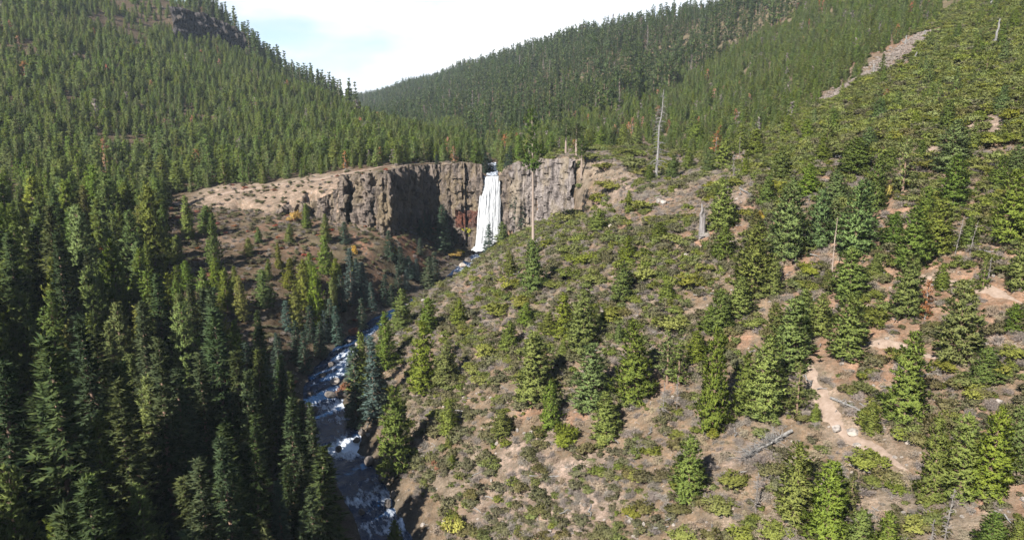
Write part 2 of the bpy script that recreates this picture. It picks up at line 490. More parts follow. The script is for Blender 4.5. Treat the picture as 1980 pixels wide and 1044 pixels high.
class MB:
    """Collects tapered limbs and loose triangles into one triangle mesh."""
    def __init__(s): s.V, s.F, s.n = [], [], 0

    def add(s, V, Fc):
        s.V.append(np.asarray(V, float)); s.F.append(np.asarray(Fc) + s.n); s.n += len(V)

    def face_out(s, N):
        """Turn loose triangles so that they face away from the plant's middle."""
        V, Fc = s.data(); a, b, c = (V[Fc[:, k]] for k in range(3))
        g = np.cross(b - a, c - a); bad = (g * N[Fc[:, 0]]).sum(1) < 0
        Fc[bad] = Fc[bad][:, ::-1]; s.V, s.F = [V], [Fc]

    def tube(s, pts, rad, sides=6, cap=True):
        pts = np.asarray(pts, float); rad = np.asarray(rad, float); k = len(pts)
        d = np.gradient(pts, axis=0); d /= np.linalg.norm(d, axis=1)[:, None] + 1e-9
        ref = np.array([0, 0, 1.0]) if abs(d[0][2]) < .9 else np.array([1.0, 0, 0])
        a = np.cross(d, ref); a /= np.linalg.norm(a, axis=1)[:, None] + 1e-9
        b = np.cross(d, a)
        ang = np.linspace(0, 2 * math.pi, sides, endpoint=False)
        V = (pts[:, None] + rad[:, None, None] * (np.cos(ang)[None, :, None] * a[:, None] + np.sin(ang)[None, :, None] * b[:, None])).reshape(-1, 3)
        Fc = []
        for i in range(k - 1):
            for j in range(sides):
                p, q = i * sides + j, i * sides + (j + 1) % sides
                Fc += [(p, q, q + sides), (p, q + sides, p + sides)]
        if cap:
            V = np.vstack([V, pts[-1:]]); t = len(V) - 1; o = (k - 1) * sides
            Fc += [(o + j, o + (j + 1) % sides, t) for j in range(sides)]
        s.add(V, Fc)

    def limbs(s, A, B, r):
        """three-sided cones from A to B"""
        A = np.asarray(A, float); B = np.asarray(B, float); r = np.asarray(r, float)
        if len(A) == 0: return
        d = B - A; d /= np.linalg.norm(d, axis=1)[:, None] + 1e-9
        a = np.cross(d, np.array([0, .17, 1.0])); a /= np.linalg.norm(a, axis=1)[:, None] + 1e-9
        b = np.cross(d, a)
        ring = [A + r[:, None] * (math.cos(t) * a + math.sin(t) * b) for t in (0, 2.094, 4.189)]
        V = np.stack(ring + [B], 1).reshape(-1, 3)
        o = np.arange(len(A))[:, None] * 4
        Fc = np.concatenate([o + np.array([[0, 1, 3]]), o + np.array([[1, 2, 3]]), o + np.array([[2, 0, 3]])])
        s.add(V, Fc)

    def tufts(s, C, D, size, k, width, spread, rng, flat=1.0):
        C = np.repeat(np.asarray(C, float), k, 0); D = np.repeat(np.asarray(D, float), k, 0)
        size = np.repeat(np.asarray(size, float), k) * rng.uniform(.7, 1.3, len(C))
        e = rng.normal(size=D.shape) * spread; e[:, 2] *= flat
        d = D + e; d /= np.linalg.norm(d, axis=1)[:, None] + 1e-9
        side = np.cross(d, rng.normal(size=D.shape) * np.array([1, 1, 1.0 if flat == 1 else .6])); side /= np.linalg.norm(side, axis=1)[:, None] + 1e-9
        base = C - d * (size * .25)[:, None]; w = (size * width * .5)[:, None]
        V = np.stack([base - side * w, base + side * w, C + d * size[:, None]], 1).reshape(-1, 3)
        s.add(V, np.arange(len(V)).reshape(-1, 3))

    def data(s):
        return np.vstack(s.V), np.vstack(s.F)

    def mesh(s, name, mats, smoothed=False):
        V, Fc = s.data()
        return mesh(name, V, Fc, mats, None, smoothed)


# ------------------------------------------------------------------ conifers
def conifer(kind, seed, lod=1.0):
    """Trunk with limbs and a crown of needle tufts; both scaled to height 1 and width 1."""
    r = np.random.default_rng(seed)
    P = dict(pine=(12., 5.0, .03, .33, 9, .44), slim=(15., 4.6, .06, .40, 9, .48), fir=(26., 6.0, .05, .70, 9, .85),
             spruce=(12., 3.4, .02, .42, 8, .46), mature=(22., 5.4, .22, .85, 6, .85), sparse=(12., 4.6, .14, .60, 4, .46),
             crownpine=(30., 8.0, .56, .62, 6, .62))[kind]
    H, Wd, z0, dz, nb, ts = P
    dz = dz / lod ** .5; ts = ts / lod ** .35
    R = Wd / 2
    cr, tr = MB(), MB()
    lean = r.normal(size=2) * .012 * H
    ax = lambda z: np.array([lean[0] * (z / H) ** 2, lean[1] * (z / H) ** 2, z])
    r0 = (.0125 if kind == 'crownpine' else .014) * H
    zs = np.linspace(0, H * .985, 8)
    tr.tube([ax(z) for z in zs], r0 * (1 - zs / H) ** .8 + .02, 8 if lod > .6 else 5)
    A, B, rad, C, D, S = [], [], [], [], [], []
    ph = r.uniform(0, 6.28, 4)
    z = z0 * H
    while z < H * .99:
        t = (z - z0 * H) / (H * (1 - z0))
        if kind in ('fir', 'spruce'):
            env = R * ((1 - t) ** .85) * (.8 + .2 * min(1, t / .12)) + .12
            elev = -.28 + .55 * t
        elif kind in ('mature', 'crownpine'):
            env = R * (1 - t) ** .55 * min(1, .45 + t / .35) * (.8 + .35 * math.sin(9 * t + ph[0])) + .15
            elev = -.05 + .6 * t
        else:
            env = R * min(1, (1 - t) ** .52 * 1.06) * min(1, .66 + t / .25) * (.94 + .12 * math.sin(11 * t + ph[0])) + .12
            elev = .05 + .80 * t
        n = max(3, int(round(nb * lod ** .3 * (1 - .45 * t))))
        a0 = r.uniform(0, 6.28)
        for j in range(n):
            a = a0 + 6.283 * j / n + r.normal() * .25
            gap = 1 - .28 * (vnoise(np.array(a * 1.3 + seed), np.array(z / H * 5.0), seed) + .5) * 2 * r.uniform(.3, 1)
            L = env * r.uniform(.78, 1.12) * gap
            if r.random() < (.25 if kind == 'sparse' else .06): L *= .5
            e = elev + r.normal() * (.10 if kind in ('fir', 'spruce') else .26)
            dv = np.array([math.cos(a) * math.cos(e), math.sin(a) * math.cos(e), math.sin(e)])
            zj = z if kind in ('fir', 'spruce') else min(H * .985, max(.2, z + r.uniform(-.7, .7) * dz))
            p0 = ax(zj); p1 = p0 + dv * L
            if kind in ('fir', 'spruce'): p1[2] -= .10 * L
            A.append(p0); B.append(p1); rad.append(.02 + .012 * L)
            m = max(2, int(L / (ts * .78)))
            for f in np.linspace(.30 if kind != 'mature' else .45, 1.0, m):
                c = p0 + (p1 - p0) * min(1, f + r.normal() * .05) + r.normal(size=3) * ts * (.22 if kind in ('fir', 'spruce') else .42)
                C.append(c)
                dd = dv * .75 + np.array([0, 0, .15 if kind in ('fir', 'spruce') else .65])
                D.append(dd); S.append(ts * r.uniform(.75, 1.25) * (.75 + .25 * min(1, L / R * 1.6)))
        z += dz * r.uniform(.75, 1.25)
    C.append(ax(H * .96)); D.append(np.array([0, 0, 1.6])); S.append(.05 * H * .8)
    C, D, S = np.array(C), np.array(D), np.array(S)
    if kind in ('fir', 'spruce'):
        cr.tufts(C, D, S, 8 if lod > .6 else 6, .50, .55, r, .45)
    else:
        cr.tufts(C, D, S, 9 if lod > .6 else 7, .50, .62, r)
    tr.limbs(A, B, rad)
    k = np.array([1 / Wd, 1 / Wd, 1 / H])
    N = leaf_normals(cr.data()[0], .55, r); cr.face_out(N)
    Vc, Fc = cr.data(); Vt, Ft = tr.data()
    Vc[:, 2] = np.clip(Vc[:, 2], .0, None)
    return Vc * k, Fc, Vt * k, Ft, N


def conifer_meshes(kind, leaf, bark, seeds, lod=1.0):
    out = []
    for s in seeds:
        Vc, Fc, Vt, Ft, N = conifer(kind, s, lod)
        out.append((mesh(kind + '_crown', Vc, Fc, [leaf], normals=N), mesh(kind + '_trunk', Vt, Ft, [bark])))
    return out


def conifer_joined(kind, leaf, bark, seeds, lod):
    out = []
    for s in seeds:
        Vc, Fc, Vt, Ft, N = conifer(kind, s, lod)
        V = np.vstack([Vc, Vt]); Fx = np.vstack([Fc, Ft + len(Vc)])
        Nt = Vt * np.array([1, 1, 0]) - np.array([0, 0, 0]); Nt /= np.linalg.norm(Nt, axis=1)[:, None] + 1e-6; Nt[:, 2] += .05
        mi = np.r_[np.zeros(len(Fc)), np.ones(len(Ft))]
        out.append(mesh(kind + '_tree', V, Fx, [leaf, bark], mi, normals=np.vstack([N, Nt])))
    return out


def shrub(seed, lod=1.0, leaf=None, kind='leafy', stem=None):
    """A mound of several lobes of small leaves on short stems: width 1, height 1."""
    r = np.random.default_rng(seed)
    cr, st = MB(), MB()
    nl = r.integers(7, 12)
    C, D, S, A, B, Rr = [], [], [], [], [], []
    for k in range(nl):
        a = r.uniform(0, 6.28); d = r.uniform(0, .42)
        c = np.array([math.cos(a) * d, math.sin(a) * d, r.uniform(.15, .66)])
        rad = r.uniform(.08, .24)
        n = int(40 * lod) if kind == 'leafy' else int(16 * lod)
        v = r.normal(size=(n, 3)); v[:, 2] = np.abs(v[:, 2]) * 1.0 - .25; v /= np.linalg.norm(v, axis=1)[:, None]
        p = c + v * rad * r.uniform(.55, 1.3, n)[:, None] * np.array([1, 1, 1.25])
        p[:, 2] = np.clip(p[:, 2], .03, 1)
        C.append(p); D.append(v * .8 + np.array([0, 0, .5])); S.append(np.full(n, .105 / lod ** .4))
        A.append(np.array([[c[0] * .2, c[1] * .2, -.05]] * 3)); B.append(c + r.normal(size=(3, 3)) * .1); Rr.append(np.full(3, .018))
    C, D, S = np.vstack(C), np.vstack(D), np.hstack(S)
    if kind == 'leafy':
        cr.tufts(C, D, S, 4, .62, .75, r)
    else:
        root = np.repeat(np.array([[0, 0, 0.]]), len(C), 0) + r.normal(size=(len(C), 3)) * np.array([.14, .14, .02])
        cr.limbs(root, C * 1.02, np.full(len(C), .010))
        mid = root + (C - root) * r.uniform(.4, .8, (len(C), 1))
        cr.limbs(np.repeat(mid, 2, 0), np.repeat(C, 2, 0) + r.normal(size=(2 * len(C), 3)) * .14, np.full(2 * len(C), .008))
        cr.tufts(C, D, S * .7, 2, .35, .9, r)
    st.limbs(np.vstack(A), np.vstack(B), np.hstack(Rr))
    V0 = cr.data()[0]; N = V0 - np.array([0, 0, .15]); N[:, 2] *= 1.3; N /= np.linalg.norm(N, axis=1)[:, None] + 1e-6
    N += np.repeat(r.normal(size=(len(N) // 3 + 1, 3)), 3, 0)[:len(N)] * .35; N /= np.linalg.norm(N, axis=1)[:, None] + 1e-6
    if kind == 'leafy': cr.face_out(N)
    else: N = None
    Vc, Fc = cr.data(); Vt, Ft = st.data()
    Vc[:, 2] = np.clip(Vc[:, 2], -.06, None)
    return Vc, Fc, Vt, Ft, N


def shrub_joined(seed, leaf, bark, lod, kind='leafy'):
    Vc, Fc, Vt, Ft, N = shrub(seed, lod, kind=kind)
    if N is not None: N = np.vstack([N, np.repeat(np.array([[0, 0, 1.]]), len(Vt), 0)])
    return mesh('shrub_plant', np.vstack([Vc, Vt]), np.vstack([Fc, Ft + len(Vc)]), [leaf, bark], np.r_[np.zeros(len(Fc)), np.ones(len(Ft))], normals=N)


def boulder_mesh(seed, mat):
    r = np.random.default_rng(seed)
    import bmesh
    bm = bmesh.new(); bmesh.ops.create_icosphere(bm, subdivisions=3, radius=.5)
    V = np.array([v.co[:] for v in bm.verts])
    for _ in range(9):                       # chip flat faces off
        n = r.normal(size=3); n /= np.linalg.norm(n)
        h = r.uniform(.27, .42); d = V @ n
        V -= np.outer(np.maximum(d - h, 0), n) * .95
    V += .03 * np.stack([fbm(V[:, 0] * 6 + seed, V[:, 1] * 6 + V[:, 2] * 5, k, 2) for k in range(3)], 1)
    for v, c in zip(bm.verts, V): v.co = c
    me = bpy.data.meshes.new('boulder'); bm.to_mesh(me); bm.free(); me.materials.append(mat)
    return me

#@@PART2@@
# ------------------------------------------------------------------ the lie of the land
def build_ground():
    Ys = np.concatenate([np.linspace(18, 85, 50, endpoint=False), np.linspace(85, 340, 430, endpoint=False),
                         np.geomspace(340, 1100, 190, endpoint=False), np.geomspace(1100, 4500, 50)])
    qs = np.concatenate([np.linspace(-1.7, -.85, 50, endpoint=False), np.linspace(-.85, .88, 640, endpoint=False), np.linspace(.88, 1.4, 40)])
    X = qs[:, None] * Ys[None]; Y = np.repeat(Ys[None], len(qs), 0)
    Z = ground_z(X, Y)
    nu, nv = X.shape
    V = np.stack([X, Y, Z], -1).reshape(-1, 3)
    me = mesh('ground', V, grid_faces(nu, nv), [M['ground']], None, True)
    x, y, z = V.T
    q = x / y
    dr = x - xriver(y)
    # soil colours by place: forest litter, open slope, red talus, river stones
    def c(*v): return np.array(v, float)[None]
    col = np.repeat(c(.105, .075, .048, .2), len(V), 0)                       # forest litter
    def lay(w, rgba):
        nonlocal col
        w = np.clip(w, 0, 1)[:, None]; col = col * (1 - w) + c(*rgba) * w
    n = fbm(x / 9, y / 9, 31, 4); n2 = fbm(x / 30, y / 30, 37, 3)
    right = smooth(2, 14, dr) * smooth(420, 330, y)
    lay(right, (.290, .208, .145, 1.0))
    lay(right * smooth(.02, .20, n + .5 * n2), (.265, .212, .165, .6))
    lay(right * smooth(.12, .3, n2 + .4 * n), (.36, .225, .155, .6))
    lay(smooth(.02, .10, q) * smooth(330, 420, y) * smooth(900, 700, y), (.17, .14, .085, .3))
    # talus below the western cliffs
    tal = smooth(-2, -8, dr) * smooth(205, 235, y) * smooth(304, 296, y) * smooth(-.42, -.34, q)
    lay(tal, (.165, .098, .066, .7))
    lay(tal * smooth(-.1, .12, n), (.115, .092, .058, .4))
    yb = np.interp(q, _bq, _by)
    bench = smooth(1, 5, y - yb) * smooth(40, 22, y - yb + 14 * n2) * smooth(-.46, -.40, q) * smooth(.30, .2, q)
    lay(bench, (.33, .26, .205, .9))
    bench2 = smooth(-.44, -.40, q) * smooth(-.18, -.22, q) * smooth(-14, -4, y - yb) * smooth(30, 20, y - yb + 8 * n)
    lay(bench2, (.30, .222, .175, 1))
    bank = smooth(9, 3, np.abs(dr)) * smooth(310, 300, y)
    lay(bank, (.10, .085, .07, 1.0))
    for (px, py, rpx, asp, rgba) in SOIL:
        p = hit(px, py); rx = rpx * depth(p) / F
        dd = np.sqrt(((x - p[0]) / rx) ** 2 + ((y - p[1]) / (rx * asp)) ** 2) + .75 * n + .25 * fbm(x / 2.2, y / 2.2, 33, 2)
        lay(smooth(1.15, .75, dd), rgba)
    col[:, :3] *= np.where(right > .5, .62, .80)[:, None]
    a = me.color_attributes.new('soil', 'FLOAT_COLOR', 'POINT')
    a.data.foreach_set('color', col.astype(np.float32).ravel())
    return tag(obj('ground', me), 'hillsides of dry soil and forest litter around the gorge', kind='structure')


RED = (.37, .225, .155, .6); TAN = (.38, .29, .225, .9); PINK = (.40, .305, .255, 1); GREY = (.33, .30, .27, 1)
SOIL = [(1625, 178, 22, 1.6, GREY), (1655, 158, 22, 1.6, GREY), (1690, 138, 20, 1.6, GREY), (1722, 114, 18, 1.6, GREY), (1752, 92, 14, 1.6, GREY), (1775, 74, 12, 1.6, GREY), (1365, 468, 36, 1.2, RED), (1330, 455, 24, 1, RED), (1420, 445, 26, 1, RED), (1030, 790, 28, .8, RED), (1118, 805, 24, .8, RED),
        (1210, 745, 30, .9, RED), (1292, 745, 26, .9, RED), (1420, 660, 30, 1, RED), (1610, 655, 34, .6, RED), (1545, 500, 26, 1.2, RED),
        (1600, 590, 18, 1, RED), (1640, 725, 34, .8, RED), (1350, 605, 26, .8, TAN), (1600, 770, 26, 1.4, TAN), (1625, 830, 40, .8, TAN), (1720, 880, 44, .6, TAN),
        (1740, 905, 26, .7, TAN), (1400, 1000, 34, .7, TAN), (1690, 975, 24, 1.6, TAN), (1700, 660, 45, .4, TAN), (1890, 660, 45, .5, TAN),
        (1795, 535, 40, .4, TAN), (1720, 415, 40, .5, RED), (1900, 970, 45, .6, RED), (1860, 400, 20, 1, RED), (1900, 250, 50, .8, PINK), (1790, 300, 40, .6, PINK),
        (1180, 385, 55, .9, PINK), (1300, 370, 60, 1, PINK), (1240, 320, 50, 1, PINK), (1420, 385, 40, 1, PINK), (1330, 330, 40, .8, PINK),
        (875, 560, 26, 1.3, TAN), (905, 530, 18, 1.3, TAN), (860, 590, 22, 1, TAN), (1000, 960, 90, .9, PINK), (1090, 930, 70, .8, PINK), (1010, 880, 50, .8, PINK),
        (1110, 1010, 80, .7, PINK), (960, 900, 40, .8, PINK), (1450, 870, 55, .7, PINK), (950, 660, 30, .8, PINK), (1210, 670, 26, .8, TAN), (700, 470, 24, 1, (.26, .14, .09, 1)),
        (790, 470, 40, .8, (.20, .105, .066, .6)), (850, 455, 26, 1, (.18, .095, .06, .6)), (420, 460, 40, .6, (.22, .15, .11, 1)), (430, 520, 30, .6, (.18, .11, .085, 1)),
        (210, 490, 16, .8, (.25, .15, .11, 1)), (320, 590, 18, .8, (.25, .16, .11, 1)), (130, 605, 14, .8, (.2, .11, .08, 1)), (320, 395, 40, .6, (.30, .23, .19, 1))]
build_ground()


def drape_strip(name, knots, half, lift, mat, n=90, m=9):
    """A trail laid on the ground along points given as photo positions."""
    P = np.array([hit(a, b) for a, b in knots])
    s = np.r_[0, np.cumsum(np.linalg.norm(np.diff(P[:, :2], axis=0), axis=1))]
    t = np.linspace(0, s[-1], n)
    k = np.exp(-np.linspace(-2, 2, 13) ** 2); k /= k.sum()
    c = np.stack([np.convolve(np.pad(np.interp(t, s, P[:, i]), 6, mode='edge'), k, 'valid') for i in (0, 1)], 1)
    d = np.gradient(c, axis=0); d /= np.linalg.norm(d, axis=1)[:, None] + 1e-9
    nr = np.stack([d[:, 1], -d[:, 0]], 1)
    w = np.linspace(-1, 1, m)
    hw = half * (1 + .9 * vnoise(t / 2.2, t * 0, 5) + .5 * vnoise(t / .8, t * 0, 6)) * np.clip(np.minimum(t, s[-1] - t) / 7, 0, 1) ** .7
    XY = c[:, None] + nr[:, None] * (w[None, :, None] * hw[:, None, None] + (.35 * vnoise(t / 1.7, t * 0 + 3, 8))[:, None, None])
    Z = ground_z(XY[..., 0], XY[..., 1]) + lift - .25 * np.abs(w[None]) ** 4
    V = np.concatenate([XY, Z[..., None]], -1).reshape(-1, 3)
    return obj(name, mesh(name, V, grid_faces(n, m), [mat], None, True))


PATHS = []
for kn, hf, lb in (([(1563, 690), (1572, 740), (1598, 790), (1625, 835), (1668, 858), (1715, 880), (1760, 915)], .8, 'dirt footpath winding down between the pale trail boulders'),
                   ([(1600, 655), (1650, 668), (1700, 664), (1745, 672), (1800, 690), (1840, 700)], .7, 'dirt footpath crossing below the wide pines'),
                   ([(1775, 530), (1820, 545), (1880, 552), (1930, 568), (1978, 588)], .9, 'tan dirt footpath crossing the brushy upper slope'),
                   ([(385, 386), (440, 372), (520, 358), (600, 349), (660, 338), (730, 324), (800, 314), (900, 308)], 1.0, 'pale footpath running along the cliff rim')):
    for a, b in zip(kn[:-1], kn[1:]): PATHS += [hit(a[0] + (b[0] - a[0]) * f, a[1] + (b[1] - a[1]) * f)[:2] for f in (0, .33, .67)]
    tag(drape_strip('footpath', kn, hf * 1.5, .07, M['path']), lb, kind='structure')


# ------------------------------------------------------------------ stream and falls
def build_stream():
    t = np.linspace(0, 1, 620)
    yy = 58 + t * (304.5 - 58)
    cx = xriver(yy); d = np.gradient(np.stack([cx, yy], 1), axis=0); d /= np.linalg.norm(d, axis=1)[:, None]
    nr = np.stack([d[:, 1], -d[:, 0]], 1)
    w = np.linspace(-1, 1, 25)
    hw = hwid(yy) + .7 + 3.0 * smooth(292, 300, yy)
    XY = np.stack([cx, yy], 1)[:, None] + nr[:, None] * (w[None, :, None] * hw[:, None, None])
    rough = np.full(len(yy), .20)
    for y0, wd, a in ((137.5, 3.6, .85), (150, 2, .3), (157, 3.2, .62), (164, 1.5, .3), (172, 8, .3), (186, 8, .3), (205, 10, .28), (228, 10, .25), (246, 8, .4), (258, 6, .3), (272, 6, .4), (285, 6, .35), (298, 7, .8), (120, 3.5, .62), (112, 4, .5), (126, 2, .3)):
        rough += .85 * a * np.exp(-((yy - y0) / wd) ** 2)
    rough = np.clip(rough, 0, 1.15)
    lx = np.repeat((yy / .98)[:, None], 25, 1); ac = w[None] * hw[:, None]
    # small drops where the water breaks
    step = np.zeros_like(yy)
    for y0, h in ((139, 1.1), (158, .6), (118, .4), (172, .4), (186, .4)): step += h * (smooth(-1.5, 1.5, yy - y0) - .5) * np.exp(-((yy - y0) / 6) ** 2)
    Z = zriver(yy)[:, None] - .15 + step[:, None] + rough[:, None] * .55 * (fbm(lx / 1.6, ac / 1.3, 51, 3)) + .05 * fbm(lx / .8, ac / .6, 55, 2)
    V = np.concatenate([XY, Z[..., None]], -1).reshape(-1, 3)
    me = mesh('stream', V, grid_faces(len(yy), 25), [M['water']], None, True)
    mid = 1 - .25 * np.abs(w[None]) ** 2
    col = np.stack([lx, ac, rough[:, None] * mid + .22 * smooth(-.4, .9, w[None] + .5 * np.sin(yy[:, None] / 7)), np.ones_like(lx)], -1).reshape(-1, 4)
    me.color_attributes.new('flow', 'FLOAT_COLOR', 'POINT').data.foreach_set('color', col.astype(np.float32).ravel())
    tag(obj('river', me), 'dark rushing stream with white rapids winding out of the gorge', kind='structure')
    # the stream above the lip
    yy = np.linspace(303.2, 352, 60)
    cx = np.interp(yy, [296, 303, 330, 380], [qof(951, 340) * 303, qof(951, 340) * 303, qof(953, 330) * 330, qof(945, 315) * 380])
    zz = np.interp(yy, [303.2, 330, 352], [slope(340) * 303, slope(340) * 303 + 1.6, slope(340) * 303 + 3.4])
    w = np.linspace(-1, 1, 11) * 2.3
    X = cx[:, None] + w[None]; Yv = np.repeat(yy[:, None], 11, 1)
    Z = zz[:, None] + .25 * fbm(Yv / 1.3, X / 1.2, 61, 2)
    me = mesh('upper_stream', np.stack([X, Yv, Z], -1).reshape(-1, 3), grid_faces(60, 11), [M['water']], None, True)
    col = np.stack([Yv, X, np.full_like(X, .75), np.ones_like(X)], -1).reshape(-1, 4)
    me.color_attributes.new('flow', 'FLOAT_COLOR', 'POINT').data.foreach_set('color', col.astype(np.float32).ravel())
    tag(obj('upper_river', me), 'bright stretch of stream just above the lip of the falls', kind='structure')


build_stream()


def build_falls():
    lipL, lipR = at(932, 341, 300.6), at(968, 341, 300.6)
    botL, botR = at(919, 481, 292.5), at(967, 481, 292.5)
    org = (lipL + lipR) / 2; org[2] = botL[2]
    root = tag(root_at('waterfall', org), 'tall white waterfall plunging over the basalt cliff into the gorge', 'waterfall')
    H = lipL[2] - botL[2]

    def sheet(u0, u1, nu, nv, fwd, seed, bulge, amp, t0=0.0, t1=1.0):
        u = np.linspace(u0, u1, nu)[:, None]; t = np.linspace(t0, t1, nv)[None]
        e = t ** .85
        X = (lipL[0] + (lipR[0] - lipL[0]) * u) * (1 - e) + (botL[0] + (botR[0] - botL[0]) * u) * e
        Yv = lipL[1] * (1 - t ** .55) + botL[1] * t ** .55 - fwd - bulge * (1 - (2 * u - 1) ** 2)
        Z = lipL[2] - H * t + 0 * u
        X = X + .22 * fbm(u * 7 + seed, t * 5, seed, 3) * (1 + .6 * np.minimum(np.abs(u - .5) * 2, 1) ** 6)
        Yv = Yv + amp * fbm(u * 22, t * 2.2, seed + 3, 3) + .35 * amp * fbm(u * 60, t * 14, seed + 7, 3)
        return np.stack([X, Yv, Z], -1).reshape(-1, 3) - org, grid_faces(nu, nv)
    b = [sheet(0, 1, 110, 220, 0, 71, .9, .8)]
    # back of the curtain closes the volume
    V, Fc = sheet(0, 1, 30, 60, -1.3, 75, -.2, .3); b.append((V, Fc[:, ::-1]))
    Vs, Fs, n = [], [], 0
    for V, Fc in b: Vs.append(V); Fs.append(Fc + n); n += len(V)
    obj('curtain', mesh('curtain', np.vstack(Vs), np.vstack(Fs), [M['falls']], None, True), root)
    r = np.random.default_rng(5)
    Vs, Fs, n = [], [], 0
    for k in range(9):                                    # loose strands thrown forward
        u = r.uniform(.02, .98); w = r.uniform(.008, .022); t0 = r.uniform(0, .7); t1 = min(1, t0 + r.uniform(.15, .5))
        V, Fc = sheet(u - w, u + w, 5, 40, r.uniform(.2, .8), 100 + k, .9, .6, t0, t1)
        Vs.append(V); Fs.append(Fc + n); n += len(V)
    obj('water_strand', mesh('water_strand', np.vstack(Vs), np.vstack(Fs), [M['falls']], None, True), root)
    # splash mound at the foot
    u, v = np.meshgrid(np.linspace(0, 2 * math.pi, 60), np.linspace(0, 1, 30), indexing='ij')
    rad = 6.2 * v
    X = np.cos(u) * rad * 1.05; Yv = np.sin(u) * rad * .6
    Z = 3.0 * (1 - v ** 1.4) + .9 * fbm(X, Yv, 81, 4) - .5
    c = (botL + botR) / 2 - org + np.array([-.2, -.3, .2])
    V = np.stack([X, Yv, Z], -1).reshape(-1, 3) + c
    obj('splash', mesh('splash', V, grid_faces(60, 30), [M['falls']], None, True), root)


build_falls()


def build_mist():
    """Spray hanging over the plunge pool."""
    c = at(938, 470, 290.5)
    u, v = np.meshgrid(np.linspace(0, 2 * math.pi, 25), np.linspace(0, math.pi, 13), indexing='ij')
    V = np.stack([np.cos(u) * np.sin(v) * 7.5, np.sin(u) * np.sin(v) * 4.5, np.cos(v) * 6.0], -1).reshape(-1, 3)
    m = bpy.data.materials.new('spray'); m.use_nodes = True; t = m.node_tree; t.nodes.clear()
    tc = t.nodes.new('ShaderNodeTexCoord'); mp = t.nodes.new('ShaderNodeMapping'); mp.inputs['Scale'].default_value = (1 / 7.5, 1 / 4.5, 1 / 6.0)
    g = t.nodes.new('ShaderNodeTexGradient'); g.gradient_type = 'SPHERICAL'
    mu = t.nodes.new('ShaderNodeMath'); mu.operation = 'MULTIPLY'; mu.inputs[1].default_value = .14
    vo = t.nodes.new('ShaderNodeVolumePrincipled'); vo.inputs['Color'].default_value = (.95, .97, 1, 1)
    o = t.nodes.new('ShaderNodeOutputMaterial')
    t.links.new(tc.outputs['Object'], mp.inputs[0]); t.links.new(mp.outputs[0], g.inputs[0]); t.links.new(g.outputs['Fac'], mu.inputs[0]); t.links.new(mu.outputs[0], vo.inputs['Density']); t.links.new(vo.outputs[0], o.inputs['Volume'])
    tag(obj('mist', mesh('mist', V, grid_faces(25, 13), [m]), None, c), 'faint white spray over the plunge pool', kind='stuff')


build_mist()


